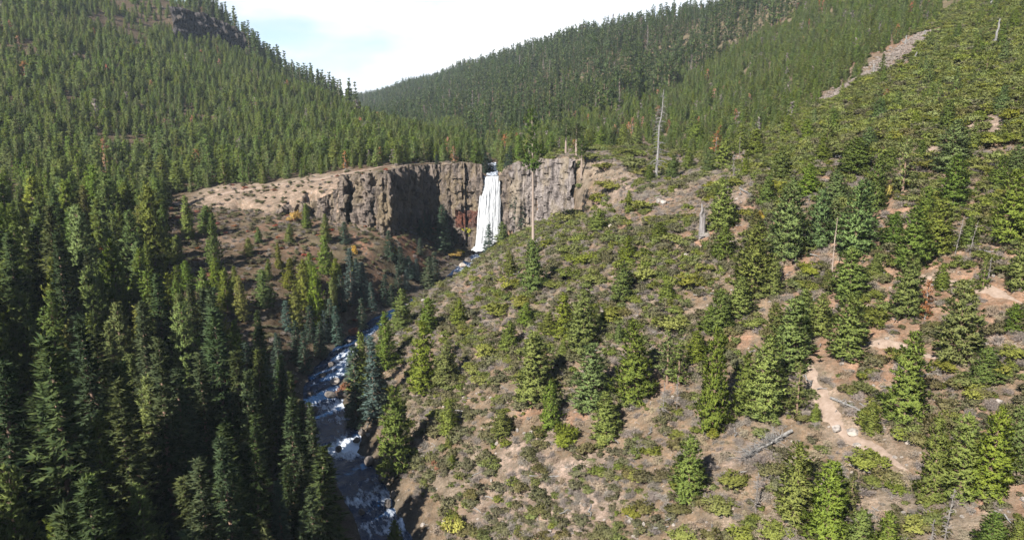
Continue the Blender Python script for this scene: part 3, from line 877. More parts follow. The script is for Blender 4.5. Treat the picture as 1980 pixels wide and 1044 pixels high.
# ------------------------------------------------------------------ cliffs
def wall(name, knots, mats, label, drop=6.0, seed=1, step=.32, rows=70, amp=1.0, capdepth=4.0, floor=None, colw=1.9, blend=None):
    P = np.array([at(p, t, Y) for p, Y, t in knots])
    s = np.r_[0, np.cumsum(np.linalg.norm(np.diff(P[:, :2], axis=0), axis=1))]
    n = int(s[-1] / step); t = np.linspace(0, s[-1], n)
    c = np.stack([np.interp(t, s, P[:, i]) for i in range(3)], 1)
    k = np.exp(-np.linspace(-2, 2, 7) ** 2); k /= k.sum()
    for i in (0, 1): c[:, i] = np.convolve(np.pad(c[:, i], 3, mode='edge'), k, 'valid')
    d = np.gradient(c[:, :2], axis=0); d /= np.linalg.norm(d, axis=1)[:, None] + 1e-9
    kk = np.exp(-np.linspace(-2, 2, 21) ** 2); kk /= kk.sum()
    nr = np.stack([d[:, 1], -d[:, 0]], 1)                          # points out over the gorge
    nr = np.stack([np.convolve(np.pad(nr[:, i], 10, mode='edge'), kk, 'valid') for i in (0, 1)], 1)
    nr /= np.linalg.norm(nr, axis=1)[:, None] + 1e-9
    fr = c[:, :2] + nr * 2.0
    bot = ground_z(fr[:, 0], fr[:, 1]) - drop if floor is None else np.minimum(c[:, 2] - 3, floor(t / s[-1]))
    ztop = c[:, 2] + .5 * vnoise(t / 1.6, t * 0 + 2, seed + 2) + .7 * vnoise(t / 5, t * 0, seed + 3)
    bot = np.minimum(bot, ztop - 2.5)
    v = np.linspace(0, 1, rows)
    Z = ztop[:, None] * (1 - v)[None] + bot[:, None] * v[None]
    T = np.repeat(t[:, None], rows, 1)
    # basalt columns: stepped offsets across the face, broken along their height
    warp = T + .5 * vnoise(T / 3, Z / 6, seed + 9)
    ci = np.floor(warp / colw); f = warp / colw - ci
    lev = np.floor(Z / 2.6 + .6 * vnoise(T / 2, Z / 3, seed + 5) + 3 * _h(ci, ci * 0, seed))
    o = (_h(ci, lev, seed + 4) - .5) * 1.9 + (_h(ci, ci * 0 + 5, seed + 6) - .5) * 1.6
    o = o - .55 * np.abs(2 * f - 1) ** 3
    c2 = np.floor(warp / (colw * 3.7)); o = o + (_h(c2, c2 * 0, seed + 8) - .5) * 2.2
    o = o + 1.3 * fbm(T / 3.2, Z / 4, seed + 10, 4) + .8 * fbm(T / .9, Z / 1.2, seed + 12, 3)
    o = amp * o + 1.4 * amp * smooth(.7, 1, v)[None] * (.5 + fbm(T / 6, Z / 6, seed + 14, 2)) - .8 * amp * smooth(.12, 0, v)[None]
    X = c[:, 0:1] + nr[:, 0:1] * o; Yv = c[:, 1:2] + nr[:, 1:2] * o
    face = np.stack([X, Yv, Z], -1)
    cap = []
    for b in (capdepth, capdepth * .66, capdepth * .33):
        q = face[:, 0, :2] + np.array([0, 1.0])[None] * b
        g = ground_z(q[:, 0], q[:, 1])
        z = ztop + (g - ztop) * (b / capdepth) + .35 * vnoise(t / .9, t * 0 + b, seed + 20) * (1 - b / capdepth * .8) - (.5 if b == capdepth else 0)
        cap.append(np.concatenate([q, z[:, None]], 1)[:, None])
    A = np.concatenate(cap + [face], 1)
    fc = grid_faces(n, rows + 3); mi = None
    if len(mats) > 1:                                       # red undercut layer beside the falls
        m_ = A.reshape(-1, 3)[fc].mean(1); qx, qy, _d = project(m_[:, 0], m_[:, 1], m_[:, 2])
        mi = ((qx > 880) & (qx < 934) & (qy > 408 + 6 * vnoise(qx / 6, qy * 0, 3)) & (qy < 440)).astype(int)
    me = mesh(name, A.reshape(-1, 3), fc, mats, mi, False)
    return tag(obj(name, me), label, kind='structure')


wall('cliff', CLIFF_W, [M['basalt'], M['redrock']], 'columned basalt cliff with deep shaded alcove left of the falls', seed=11)
wall('cliff', CLIFF_E, [M['basalt_grey']], 'grey basalt cliff face right of the falls', seed=23, amp=.75)
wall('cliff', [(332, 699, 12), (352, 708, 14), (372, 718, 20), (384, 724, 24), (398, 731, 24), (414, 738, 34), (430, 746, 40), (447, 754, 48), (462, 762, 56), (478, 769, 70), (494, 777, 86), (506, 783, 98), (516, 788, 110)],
     [M['shadebasalt']], 'dark shaded cliff band below the forested hilltop', seed=41, step=1.0, rows=50, amp=2.0, capdepth=16, colw=4.5,
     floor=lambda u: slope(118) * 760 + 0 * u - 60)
def build_scree():
    """Strip of broken rock running up the slope, as one mass of blocks over a stony bed."""
    K = [(1612, 185), (1650, 162), (1690, 140), (1725, 112), (1760, 85), (1790, 62)]
    P = np.array([hit(a, b) for a, b in K])
    protos = [boulder_mesh(300 + k, M['stone']) for k in range(3)]
    Vs = [np.array([v.co[:] for v in m.vertices]) for m in protos]
    Fs = [np.array([p.vertices[:] for p in m.polygons]) for m in protos]
    r = np.random.default_rng(12); mb = MB()
    W = [4.5, 6.5, 5.6, 4.4, 3.6, 2.4]
    for k in range(1500):
        u = r.uniform(0, 4.99); i = int(u); f = u - i
        p = P[i] * (1 - f) + P[i + 1] * f; w = W[i] * (1 - f) + W[i + 1] * f
        x = p[0] + r.normal() * w * .55; y = p[1] + r.normal() * w * 1.2
        s = r.uniform(.4, 1.6) * np.array([1.2, .9, .65]); a = r.uniform(0, 6.28)
        R = np.array([[math.cos(a), -math.sin(a), 0], [math.sin(a), math.cos(a), 0], [0, 0, 1]])
        j = k % 3
        mb.add((Vs[j] * s) @ R.T + np.array([x, y, float(ground_z(x, y)) + .1]), Fs[j])
    tag(obj('rock_scree', mb.mesh('rock_scree', [M['scree']])), 'strip of broken grey scree running up the brushy slope', kind='stuff')


build_scree()

#@@PART3@@
# ------------------------------------------------------------------ trees and plants that can be counted
ORD = ['nearest', 'second', 'third', 'fourth', 'fifth', 'sixth', 'seventh', 'eighth']
MARKS = [(944, 410, 'the waterfall'), (1272, 262, 'the tall bare grey snag'), (1032, 340, 'the tall bare-trunked pine'), (1357, 428, 'the broken grey stump'),
         (881, 1010, 'the bright yellow riverside bush'), (1482, 865, 'the long fallen grey log'), (1707, 368, 'the small golden tree'),
         (1788, 580, 'the rust-brown dead tree'), (1605, 490, 'the thin dead pole'), (1690, 135, 'the grey scree strip'), (655, 850, 'the foaming river drop'),
         (1932, 776, 'the white boulder'), (1625, 830, 'the pale trail boulders'), (572, 420, 'the orange bush under the bluff'), (846, 904, 'the red riverbank shrub'),
         (1922, 70, 'the pale upslope snag'), (418, 768, 'the log in forest shade'), (800, 385, 'the dark cliff alcove'), (425, 400, 'the bare rim slope'),
         (1030, 790, 'the red soil scar'), (1464, 955, 'the grey dead sapling'), (690, 600, 'the first river bend'), (1282, 388, 'the grey rock outcrop'),
         (1655, 669, 'the upper dirt footpath'), (1460, 418, 'the orange-tipped young pine'), (0, 1044, 'the lower left photo corner'), (1980, 1044, 'the lower right photo corner'),
         (0, 500, 'the left photo edge'), (1980, 400, 'the right photo edge'), (500, 1044, 'the bottom left photo edge'), (475, 60, 'the dark hilltop cliff')]
ITEMS = []      # every countable thing: (object, kind, px, py of its middle, description)


def note(o, kind, px, py, desc, group):
    ITEMS.append((o, kind, px, py, desc, group))


def label_all():
    used = set()
    kinds = {}
    for it in ITEMS: kinds.setdefault(it[1], []).append(it)
    for kind, its in kinds.items():
        P = np.array([(i[2], i[3]) for i in its], float)
        cand = {}
        for mx, my, mn in MARKS:
            dx, dy = P[:, 0] - mx, P[:, 1] - my
            dist = np.hypot(dx, dy)
            sect = np.where(np.abs(dx) >= np.abs(dy), np.where(dx > 0, 0, 1), np.where(dy > 0, 2, 3))
            for sc, ph in enumerate(('right of', 'left of', 'in front of', 'beyond')):
                if 'corner' in mn or 'edge' in mn: ph = 'from'
                idx = [k for k in np.argsort(dist) if sect[k] == sc and 6 < dist[k] < 420]
                if ph == 'from' and not idx: continue
                if 'left photo edge' == mn[4:] and sc != 0: continue
                if 'right photo edge' == mn[4:] and sc != 1: continue
                if 'corner' in mn and sc != (0 if 'left' in mn else 1): continue
                if 'bottom left' in mn and sc != 3: continue
                for r_, k in enumerate(idx[:8]):
                    cand.setdefault(k, []).append((r_, dist[k], f'{"first" if ph == "from" and r_ == 0 else ORD[r_]} {kind} {ph} {mn}'))
        for k, it in enumerate(its):
            o, desc, group = it[0], it[4], it[5]
            o['category'] = kind; o['group'] = group
            done = False
            for r_, d_, ph in sorted(cand.get(k, []), key=lambda c: (c[0] * 60 + c[1])):
                if ph not in used:
                    used.add(ph); o['label'] = f'{desc}, {ph}'
                    done = True; break
            if not done:
                o['label'] = f'{desc} among the {group}'


TONE = dict(g=((1, 1, 1), 'mid green'), b=((.95, 1.05, 1.08), 'bluish green'), y=((1.16, 1.10, .86), 'yellowish green'), d=((.80, .86, .86), 'dark green'),
            p=((1.25, 1.12, 1.2), 'pale green'), o=((1.14, .98, .90), 'olive brown'), l=((1.2, 1.15, .95), 'bright green'), s=((1.15, 1.25, 1.55), 'silvery green'))


def shape_word(hpx, wpx):
    a = hpx / max(wpx, 1)
    s = 'tall' if hpx > 125 else 'small' if hpx < 58 else 'medium'
    f = 'slender' if a > 3.1 else 'narrow' if a > 2.3 else 'broad' if a < 1.45 else 'rounded' if a < 1.8 else 'conical'
    return f'{s} {f}'


PROTO = {'pine': conifer_meshes('pine', M['pine'], M['bark'], range(10, 17)),
         'slim': conifer_meshes('slim', M['pine'], M['bark'], range(20, 26)),
         'fir': conifer_meshes('fir', M['fir'], M['bark'], range(30, 36)),
         'spruce': conifer_meshes('spruce', M['spruce'], M['bark'], range(40, 45)),
         'sparse': conifer_meshes('sparse', M['pine'], M['bark'], range(50, 53)),
         'rust': conifer_meshes('sparse', M['rust'], M['dead'], range(54, 56)),
         'crownpine': conifer_meshes('crownpine', M['pine'], M['redbark'], range(60, 62))}
_cnt = {}


def plant_tree(proto, name, px, base, top, w, tone, group, wx=1.0, p=None):
    """A tree whose foot stands on the ground seen at (px, base)."""
    if p is None: p = hit(px, base)
    h = max(1.0, height_to(p, top)) if top is not None else w[1]
    wm = w * depth(p) / F * wx if top is not None else w[0]
    k = _cnt.get(proto, 0); _cnt[proto] = k + 1
    cm, tm = PROTO[proto][k % len(PROTO[proto])]
    r = root_at(name, p - np.array([0, 0, .12]), RNG.uniform(0, 6.28), (wm, wm, h), tuple(RNG.normal(size=2) * .012))
    c = obj('crown', cm, r); t = obj('trunk', tm, r)
    c.color = (*TONE[tone][0], 1)
    return r, p, h, wm


def tree_list(txt, kind, proto, group):
    for line in txt.strip().splitlines():
        for it in line.split(';'):
            f = it.split()
            if not f: continue
            px, base, top, w = map(float, f[:4]); tone = f[4] if len(f) > 4 else 'g'; pr = f[5] if len(f) > 5 else proto
            fp = None
            if 'open right' in group: tone = {'d': 'g', 'b': 'b', 'g': 'gl'[int(RNG.integers(0, 2))]}.get(tone, tone)
            if 925 < px < 976 and 455 < base < 482:               # on the near lip of the plunge pool
                fp = np.array([qof(px, base) * 285, 285.0, 0]); fp[2] = ground_z(fp[0], fp[1])
            o, p, h, wm = plant_tree(pr, kind.replace(' ', '_') + '_tree', px, base, top, w, tone, group, 1.0 if ('open right' in group and base < 430) or ('left' in group and px > 340) else 1.2, p=fp)
            note(o, kind, px, (base + top) / 2, f'{shape_word(base - top, w)} {TONE[tone][1]} {kind}', group)


RIGHT_PINES = """
1032 568 465 50 d; 987 534 484 30 y; 1203 581 508 48 g; 1212 508 457 34 g; 1290 585 544 36 y; 888 628 578 38 g; 1017 630 585 36 y; 985 679 621 44 y
1128 678 563 72 g; 1092 654 568 48 l; 1060 645 601 34 y; 1196 664 627 20 g; 777 640 560 44 y slim; 828 645 575 38 y slim; 820 762 622 54 y slim; 748 716 604 40 y slim
703 802 645 46 y slim; 1158 447 404 42 l; 1216 413 368 24 l; 972 466 430 30 g; 1273 462 430 40 y
767 914 750 74 y; 861 746 662 50 p; 868 840 774 42 g; 869 863 838 18 y; 1034 776 640 84 g; 1064 829 738 42 y; 1143 797 668 82 g; 1172 847 757 60 l; 1226 777 622 78 g
1290 742 640 60 p sparse; 1312 748 655 52 p sparse; 972 843 791 46 y; 764 1054 1005 30 y; 874 903 878 20 l; 1090 690 660 30 l
1398 447 345 60 g; 1399 500 437 48 l; 1461 468 405 40 o; 1521 502 350 82 b; 1454 570 436 82 g; 1494 570 490 36 y; 1392 644 560 56 l; 1428 612 535 54 g; 1581 479 365 56 b
1652 492 350 82 b; 1642 580 480 76 g; 1638 694 571 84 g; 1585 647 567 50 g; 1727 476 412 42 b; 1762 520 400 72 g; 1752 612 490 66 g; 1808 490 385 66 g; 1840 400 300 70 b
1850 699 545 90 p; 1749 811 642 82 l; 1377 836 640 66 y; 1476 807 650 92 l; 1440 800 680 52 y; 1525 712 575 84 g; 1540 806 700 50 p sparse; 1576 816 778 22 l slim; 1685 840 777 34 l slim
1330 968 845 70 y; 1537 1008 862 82 y; 1597 1054 888 88 l; 1642 998 921 40 o sparse; 1662 1075 985 66 l; 1715 1085 990 58 l; 1802 967 803 60 y; 1858 962 800 84 g; 1908 962 792 84 g
1962 908 785 66 d; 1917 1062 988 66 b; 1965 1070 1010 40 l; 1340 280 224 44 g; 1400 328 268 56 g; 1460 312 250 54 g; 1430 296 240 40 l; 1655 335 268 86 d; 1745 372 268 62 p sparse
1840 332 232 84 b; 1905 742 670 62 g; 1950 470 330 76 l; 1972 560 440 54 g; 1930 360 300 44 g; 1870 480 420 36 g; 1780 470 400 40 g; 1690 410 300 50 g; 1615 392 330 60 g
1560 380 318 56 g; 1510 345 285 50 g; 1480 400 340 44 b; 1610 460 385 48 g; 1555 640 560 56 l; 1500 645 585 46 y; 1370 640 590 40 y; 1345 700 640 46 l; 1960 640 585 40 g
1935 215 165 36 b; 1800 195 160 28 g; 1830 250 195 40 d; 1770 255 215 30 l; 1700 235 190 38 b; 1735 210 175 26 g; 1610 255 210 40 d; 1650 225 185 30 g; 1880 290 240 38 g; 1965 330 280 44 g
1560 280 230 40 g; 1590 310 265 38 l; 1520 270 225 34 g; 1680 290 245 40 b; 1720 330 285 38 g; 1780 310 270 34 d; 1890 110 70 28 d; 1850 80 45 24 g; 1940 120 80 26 d; 1960 60 20 28 g
1300 345 300 34 d; 1272 300 262 30 g; 1255 350 318 26 d; 1330 330 288 34 y; 1370 335 292 34 g; 1440 342 305 22 y; 1230 285 240 30 g; 1345 290 235 46 g
1790 420 360 44 d; 1820 560 510 34 y; 1900 560 500 26 p sparse; 1690 540 490 30 y; 1600 560 520 30 y
"""
RIM_PINES = """
440 345 300 30 g; 462 336 288 28 y; 490 340 290 30 g; 520 332 280 30 g; 548 330 282 30 l; 575 328 276 30 g; 598 326 278 28 l; 622 324 274 30 g; 650 322 270 30 y; 672 320 272 28 g; 695 318 268 30 g
718 314 268 26 y; 735 312 262 30 g; 760 310 266 26 l; 780 309 262 28 g; 802 308 264 24 y; 824 307 266 24 g; 845 307 262 24 g; 866 307 268 22 y; 885 308 266 24 g; 905 312 262 24 g; 920 318 268 22 d
395 360 312 30 g; 370 352 300 34 y; 345 372 312 40 g; 315 365 300 40 y; 290 380 310 42 g; 932 326 266 24 d; 972 336 280 22 g; 988 312 258 24 g; 1003 312 262 22 g; 1020 308 258 24 l; 1045 305 262 22 l
1065 300 256 22 g; 1135 290 250 22 l; 1160 286 246 24 l; 1180 290 252 22 g; 1205 282 240 24 l
"""
LEFT_PINES = """
302 533 360 62 y; 365 463 380 34 y; 402 453 397 44 g; 415 523 415 36 g; 482 496 460 26 y; 630 469 414 26 y slim; 630 530 458 40 g; 593 442 394 24 y; 345 513 455 34 y; 362 560 505 40 g; 519 540 500 20 y
513 595 522 50 g; 250 470 355 56 g; 215 480 340 60 g; 60 560 440 60 g; 100 600 452 64 g; 20 480 340 50 g; 140 470 350 56 y; 170 560 400 64 g; 30 640 500 64 g; 190 460 325 50 g; 75 470 345 56 y
440 600 520 44 y; 470 620 535 40 o; 400 620 520 48 g; 560 560 500 34 o; 590 600 505 50 o; 615 640 520 46 y; 650 560 500 34 o; 645 620 540 30 g; 600 560 490 36 y; 575 640 550 40 o; 455 560 515 24 y
230 640 470 66 g; 280 640 520 60 g; 130 680 500 70 o; 190 690 520 66 g; 330 640 530 50 y; 380 700 560 60 o; 350 650 545 44 g; 60 740 560 70 g; 300 720 580 60 g; 240 760 590 66 g; 15 780 620 66 d
430 690 580 50 o; 460 720 620 44 d; 100 800 640 76 o; 160 790 620 70 o; 420 560 500 36 y; 540 520 470 18 o; 680 540 500 24 o; 500 470 440 20 g; 560 470 432 22 o
"""
FIRS = """
268 1080 735 88 y; 362 935 712 72 s; 372 1100 915 82 o; 514 900 676 48 y; 500 1010 804 52 d; 572 960 775 54 g; 628 1085 862 88 y; 548 1090 928 48 s; 150 1080 640 118 g; 40 1080 700 110 d
295 860 585 52 g; 415 1060 965 44 d; 513 1070 1020 24 s; 210 900 640 70 o; 95 980 760 84 g; 460 930 760 46 d; 330 1090 980 50 d; 590 900 770 40 d; 470 1090 900 50 d; 10 1000 820 70 d
440 860 700 50 d; 390 860 690 54 d; 545 820 690 36 d; 590 1090 980 40 s; 200 1090 860 70 g; 655 1090 1020 30 g; 120 900 700 70 d; 30 900 700 70 d; 250 880 700 60 d; 330 800 660 50 d
560 1040 900 46 d; 480 840 720 40 d; 420 800 660 44 d
"""
SPRUCES = """
851 486 396 30 g; 864 492 405 24 d; 814 459 422 20 d; 831 464 414 18 d; 871 483 458 14 s; 755 503 445 24 d; 774 523 476 26 d; 812 493 460 16 d; 791 536 494 24 s; 804 540 500 18 s
828 556 496 30 y; 841 543 486 24 g; 680 588 480 30 s; 703 580 505 30 s; 744 587 529 22 d; 757 593 550 20 d; 667 470 428 22 d; 1007 436 370 30 g; 945 478 432 22 s
556 638 580 24 s; 536 700 643 18 s; 512 800 672 40 s; 628 660 600 20 s; 652 665 590 26 s; 640 655 575 24 g; 724 813 650 44 s; 690 820 668 44 g; 676 735 680 20 s; 735 800 690 36 g
700 640 575 22 d; 720 600 545 20 s; 660 600 530 26 d; 690 560 500 22 s; 770 560 515 18 d; 845 330 300 12 d; 785 560 520 16 s; 820 440 405 12 d; 938 336 300 18 d; 948 334 296 16 d; 981 342 296 18 d; 986 332 282 18 d; 807 400 352 12 g; 880 470 440 14 d; 997 400 355 20 g
600 660 590 26 d; 575 700 620 30 d; 590 720 640 28 d; 540 740 650 34 d; 620 690 620 26 d; 480 760 660 36 d
"""
tree_list(RIGHT_PINES, 'pine', 'pine', 'pines scattered over the open right slope')
tree_list(RIM_PINES, 'pine', 'slim', 'young pines along the cliff rim')
tree_list(LEFT_PINES, 'pine', 'pine', 'pines of the left gorge forest')
tree_list(FIRS, 'fir', 'fir', 'tall firs of the shaded lower forest')
tree_list(SPRUCES, 'spruce', 'spruce', 'small spruces of the gorge floor')

# tall pine with a long bare trunk, and its smaller neighbours on the rim
for px, base, top, w, lb in ((1031, 472, 208, 30, 'very tall pine with a bare pinkish trunk and small crown, right of the waterfall'),
                             (1114, 302, 238, 26, 'bare-trunked pine on the rim above the grey cliff, right one of two'),
                             (1094, 300, 232, 24, 'bare-trunked pine on the rim above the grey cliff, left one of two'),
                             (1124, 345, 262, 20, 'leaning thin-crowned pine with bare trunk on the rocky shoulder')):
    o, p, h, wm = plant_tree('crownpine', 'pine_tree', px, base, top, w, 'd', '', 2.1)
    o.children[0].color = (.62, .66, .70, 1)
    tag(o, lb, 'pine', 'bare-trunked pines near the falls')
for px, base, top, w, lb in ((1788, 617, 541, 30, 'dead pine with rust-brown needles beside green pines on the right slope'),
                             (1383, 300, 252, 22, 'dead rusty pine between green pines behind the rocky shoulder'),
                             (1222, 282, 228, 18, 'dead orange pine at the edge of the young forest left of the snag'),
                             (884, 303, 284, 12, 'tiny rust-coloured dead pine on the rim left of the falls'),
                             (205, 330, 268, 20, 'rust-brown dead pine standing in the left hillside forest'),
                             (1715, 190, 172, 14, 'small red-brown dead pine beside the scree strip')):
    o, p, h, wm = plant_tree('rust', 'dead_pine', px, base, top, w, 'g', '', 1.3)
    tag(o, lb, 'dead tree', 'dead rust-coloured pines')


# ------------------------------------------------------------------ bushes
BUSH = {}
for key, leaf, kd in (('manz', 'manz', 'leafy'), ('olive', 'olive', 'leafy'), ('brush', 'brush', 'twig'), ('gold', 'gold', 'leafy'), ('lemon', 'lemon', 'leafy'), ('red', 'redleaf', 'leafy')):
    L = []
    for s in range(5 if key in ('manz', 'olive', 'brush') else 2):
        Vc, Fc, Vt, Ft, N = shrub(700 + s + 17 * len(BUSH), 1.3, kind=kd)
        L.append((mesh(key + '_foliage', Vc, Fc, [M[leaf]], normals=N), mesh(key + '_stems', Vt, Ft, [M['dead' if kd == 'twig' else 'bark']])))
    BUSH[key] = L


def plant_bush(key, px, base, w, h, tone='g'):
    p = hit(px, base); s = depth(p) / F
    k = _cnt.get(key, 0); _cnt[key] = k + 1
    fm, sm = BUSH[key][k % len(BUSH[key])]
    o = root_at('bush', p - np.array([0, 0, .05]), RNG.uniform(0, 6.28), (w * s * 1.1, w * s * 1.1, max(.5, h * s * 1.0)))
    c = obj('foliage', fm, o); obj('stem', sm, o)
    c.color = (*TONE[tone][0], 1)
    return o


MANZ = """
1105 428 58 26; 1155 394 44 24; 1240 407 70 24; 1182 366 52 20; 1262 432 40 18; 1120 470 40 18; 1100 490 46 20; 1112 515 40 26; 1145 508 50 24; 1060 478 36 18; 1180 470 40 18; 1110 540 56 22; 1150 548 50 22
1250 540 60 30; 1295 512 34 14; 1350 495 30 14; 1340 555 56 28; 1365 530 36 24; 1230 585 34 16; 1185 620 58 30; 1310 640 70 34; 990 560 44 26; 950 545 22 16; 915 545 24 16; 960 610 60 30; 1010 592 44 24
940 690 52 30; 915 720 44 22; 1098 860 58 42; 1085 835 34 20; 1010 735 30 18; 905 650 36 20; 1245 340 44 22; 1218 325 50 24; 1300 330 60 22; 1170 330 44 18; 1380 365 44 18; 1370 390 30 14; 1150 310 40 16
1205 300 60 16; 1330 300 60 16; 1120 300 44 14; 930 745 44 24; 1690 625 70 34; 1665 760 60 26; 1700 790 50 24; 1870 560 50 24; 1740 700 60 26; 1870 745 60 30; 1820 720 60 30; 1680 900 70 34; 1740 845 50 24
1330 905 40 22; 1420 935 60 28; 1470 845 44 22; 1390 985 60 30; 1560 770 50 24; 1540 560 50 24; 1570 530 50 26; 1690 580 40 24; 1900 505 50 24; 1850 520 40 20; 1940 530 50 24; 1960 690 60 26; 1880 470 40 18
1800 330 60 24; 1880 330 70 26; 1920 280 70 26; 1850 210 60 20; 1760 240 60 20; 1700 270 60 20; 1640 300 60 22; 1580 340 54 20; 1500 365 50 20; 1420 362 50 20; 1440 420 40 18; 1900 180 60 20; 1820 150 50 16
1870 120 50 16; 1930 150 50 18; 1300 470 44 22; 1240 500 40 18; 1070 560 40 20; 1040 690 40 22; 1310 850 44 22; 1500 1035 60 30; 1440 1040 60 30; 1320 1040 60 26; 1260 880 40 20; 1230 930 50 26; 1160 920 44 22
"""
for it in MANZ.replace('\n', ';').split(';'):
    f = it.split()
    if not f: continue
    px, py, w, h = map(float, f); tn = 'gly'[int(RNG.integers(0, 3))]
    o = plant_bush('manz', px, py, w, h, tn)
    note(o, 'bush', px, py - h / 2, f'{"large" if w > 54 else "small" if w < 40 else "rounded"} {TONE[tn][1]} bush', 'green bushes on the open right slope')
for key, px, py, w, h, nm, lb in (('lemon', 881, 1034, 40, 44, 'yellow_bush', 'bright yellow autumn bush at the river bank near the bottom'),
                                  ('red', 846, 908, 16, 26, 'red_shrub', 'small red autumn shrub on the bank above the yellow bush'),
                                  ('gold', 570, 430, 28, 24, 'orange_bush', 'orange autumn bush at the foot of the low bluff'),
                                  ('gold', 686, 492, 12, 22, 'golden_aspen', 'tiny golden aspen at the top of the blue-green spruces'),
                                  ('gold', 763, 500, 12, 26, 'golden_aspen', 'golden aspen between dark spruces below the alcove'),
                                  ('lemon', 1708, 390, 28, 40, 'golden_tree', 'small golden autumn tree on the upper right slope'),
                                  ('gold', 1470, 432, 20, 30, 'orange_bush', 'orange autumn bush behind the young pine by the stump'),
                                  ('lemon', 905, 462, 30, 34, 'yellow_willow', 'dull yellow willow bush left of the waterfall foot'),
                                  ('gold', 875, 497, 34, 12, 'yellow_bush', 'low yellow bush on the stream bank below the falls'),
                                  ('lemon', 888, 490, 26, 10, 'yellow_bush', 'low lemon yellow bush beside the plunge pool'),
                                  ('gold', 582, 565, 16, 20, 'orange_bush', 'faint orange bush among the gorge pines'),
                                  ('gold', 238, 24, 12, 12, 'orange_bush', 'orange bush near the top of the left hill'),
                                  ('gold', 461, 54, 10, 10, 'orange_bush', 'orange bush above the dark hilltop cliff'),
                                  ('red', 685, 650, 22, 16, 'red_shrub', 'reddish shrub at the river bend under the shaded spruces'),
                                  ('red', 668, 760, 28, 24, 'red_shrub', 'rusty shrub on the right river bank by the rapids')):
    o = plant_bush(key, px, py, w, h)
    tag(o, lb, 'tree' if 'tree' in nm or 'aspen' in nm else 'bush')


# ------------------------------------------------------------------ dead wood
def dead_tree(name, px, base, top, label, cat, rad=.35, branches=40, blen=2.6, lean=(0, 0), mat='dead', z0=.15, seed=1, taper=.85, tip_px=None, group=None, sweep=-.1):
    p = hit(px, base); H = height_to(p, top)
    r = np.random.default_rng(seed)
    dx = 0 if tip_px is None else (tip_px - px) * depth(p) / F
    o = root_at(name, p - np.array([0, 0, .2]), 0)
    tag(o, label, cat, group)
    zs = np.linspace(0, H, 14)
    wob = .10 * np.stack([np.cumsum(r.normal(size=14)), np.cumsum(r.normal(size=14))], 1) * (rad / .4)
    ax = lambda z: np.array([np.interp(z, zs, wob[:, 0]) + dx * (z / H) ** 1.2, np.interp(z, zs, wob[:, 1]), z])
    tm, bm_ = MB(), MB()
    tm.tube([ax(z) for z in zs], rad * (1 + .5 * np.exp(-zs / .5)) * (1 - taper * zs / H) + .015, 9)
    obj('trunk', tm.mesh('dead_trunk', [M[mat]]), o)
    if branches:
        for k in range(branches):
            z = H * (z0 + (1 - z0) * r.uniform(0, .97)); t = z / H
            a = r.uniform(0, 6.28); L = blen * (1 - .75 * t) * r.uniform(.35, 1.1)
            e = sweep + .3 * t + r.normal() * .18
            q0 = ax(z); d = np.array([math.cos(a) * math.cos(e), math.sin(a) * math.cos(e), math.sin(e)])
            q1 = q0 + d * L * .55; q2 = q0 + d * L + np.array([0, 0, -.22 * L + .1 * r.normal()])
            bm_.tube([q0, q1, q2], [.05 + .02 * L, .04 + .012 * L, .02], 4)
            m = int(r.integers(1, 4))
            A = np.repeat(q1[None], m, 0) + (q2 - q1) * r.uniform(0, .8, (m, 1)); B = A + (d + r.normal(size=(m, 3)) * .6) * L * .3
            bm_.limbs(A, B, np.full(m, .02))
        obj('branch', bm_.mesh('dead_branch', [M[mat]]), o)
    return o


dead_tree('snag', 1268, 347, 172, 'tall bare grey snag with short broken branches on the rocky shoulder', 'snag', .46, 130, 4.2, tip_px=1279, seed=3, sweep=-.15)
dead_tree('snag', 1606, 552, 418, 'thin dead pole with an orange tip between pines', 'snag', .14, 26, .8, tip_px=1608, seed=4, mat='redbark')
dead_tree('snag', 1921, 97, 36, 'pale snag high on the brushy upper right slope', 'snag', .40, 8, 1.6, tip_px=1925, seed=5, taper=.5)
dead_tree('snag', 1917, 14, -14, 'broken white snag cut off by the top photo edge', 'snag', .55, 0, 0, seed=6, taper=.4)
dead_tree('dead_sapling', 1461, 992, 908, 'grey dead sapling with fine twigs beside green bushes', 'dead sapling', .065, 60, 1.3, seed=7, sweep=.35, mat='twig')
dead_tree('dead_sapling', 1826, 1050, 940, 'tall grey dead sapling near the bottom under the right pines', 'dead sapling', .065, 56, .8, seed=28, sweep=.3, tip_px=1834, mat='twig')
dead_tree('dead_sapling', 1800, 1056, 1000, 'leaning grey dead sapling left of a taller dead one', 'dead sapling', .09, 30, .7, seed=9, sweep=.3, tip_px=1802, mat='twig')
dead_tree('dead_sapling', 1282, 815, 735, 'grey dead sapling below the pale sparse pines', 'dead sapling', .065, 40, 1.6, seed=10, sweep=.3, mat='twig')
dead_tree('dead_sapling', 1308, 790, 725, 'thin dead sapling right of the grey brush pile', 'dead sapling', .065, 30, 1.0, seed=12, sweep=.3, mat='twig')
dead_tree('dead_sapling', 1846, 495, 415, 'thin grey dead sapling left of a pair on the upper slope', 'dead sapling', .065, 20, .9, seed=13, sweep=.3, tip_px=1856, mat='twig')
dead_tree('dead_sapling', 1875, 492, 425, 'thin grey dead sapling right of a pair on the upper slope', 'dead sapling', .065, 24, 1.0, seed=14, sweep=.3, tip_px=1884, mat='twig')
dead_tree('dead_sapling', 1912, 545, 495, 'small dead sapling beside the tan upper trail', 'dead sapling', .09, 20, .9, seed=15, sweep=.3, mat='twig')
dead_tree('dead_sapling', 1428, 318, 262, 'slender grey dead sapling in front of the young forest', 'dead sapling', .08, 24, .9, seed=16, sweep=.2, mat='twig')
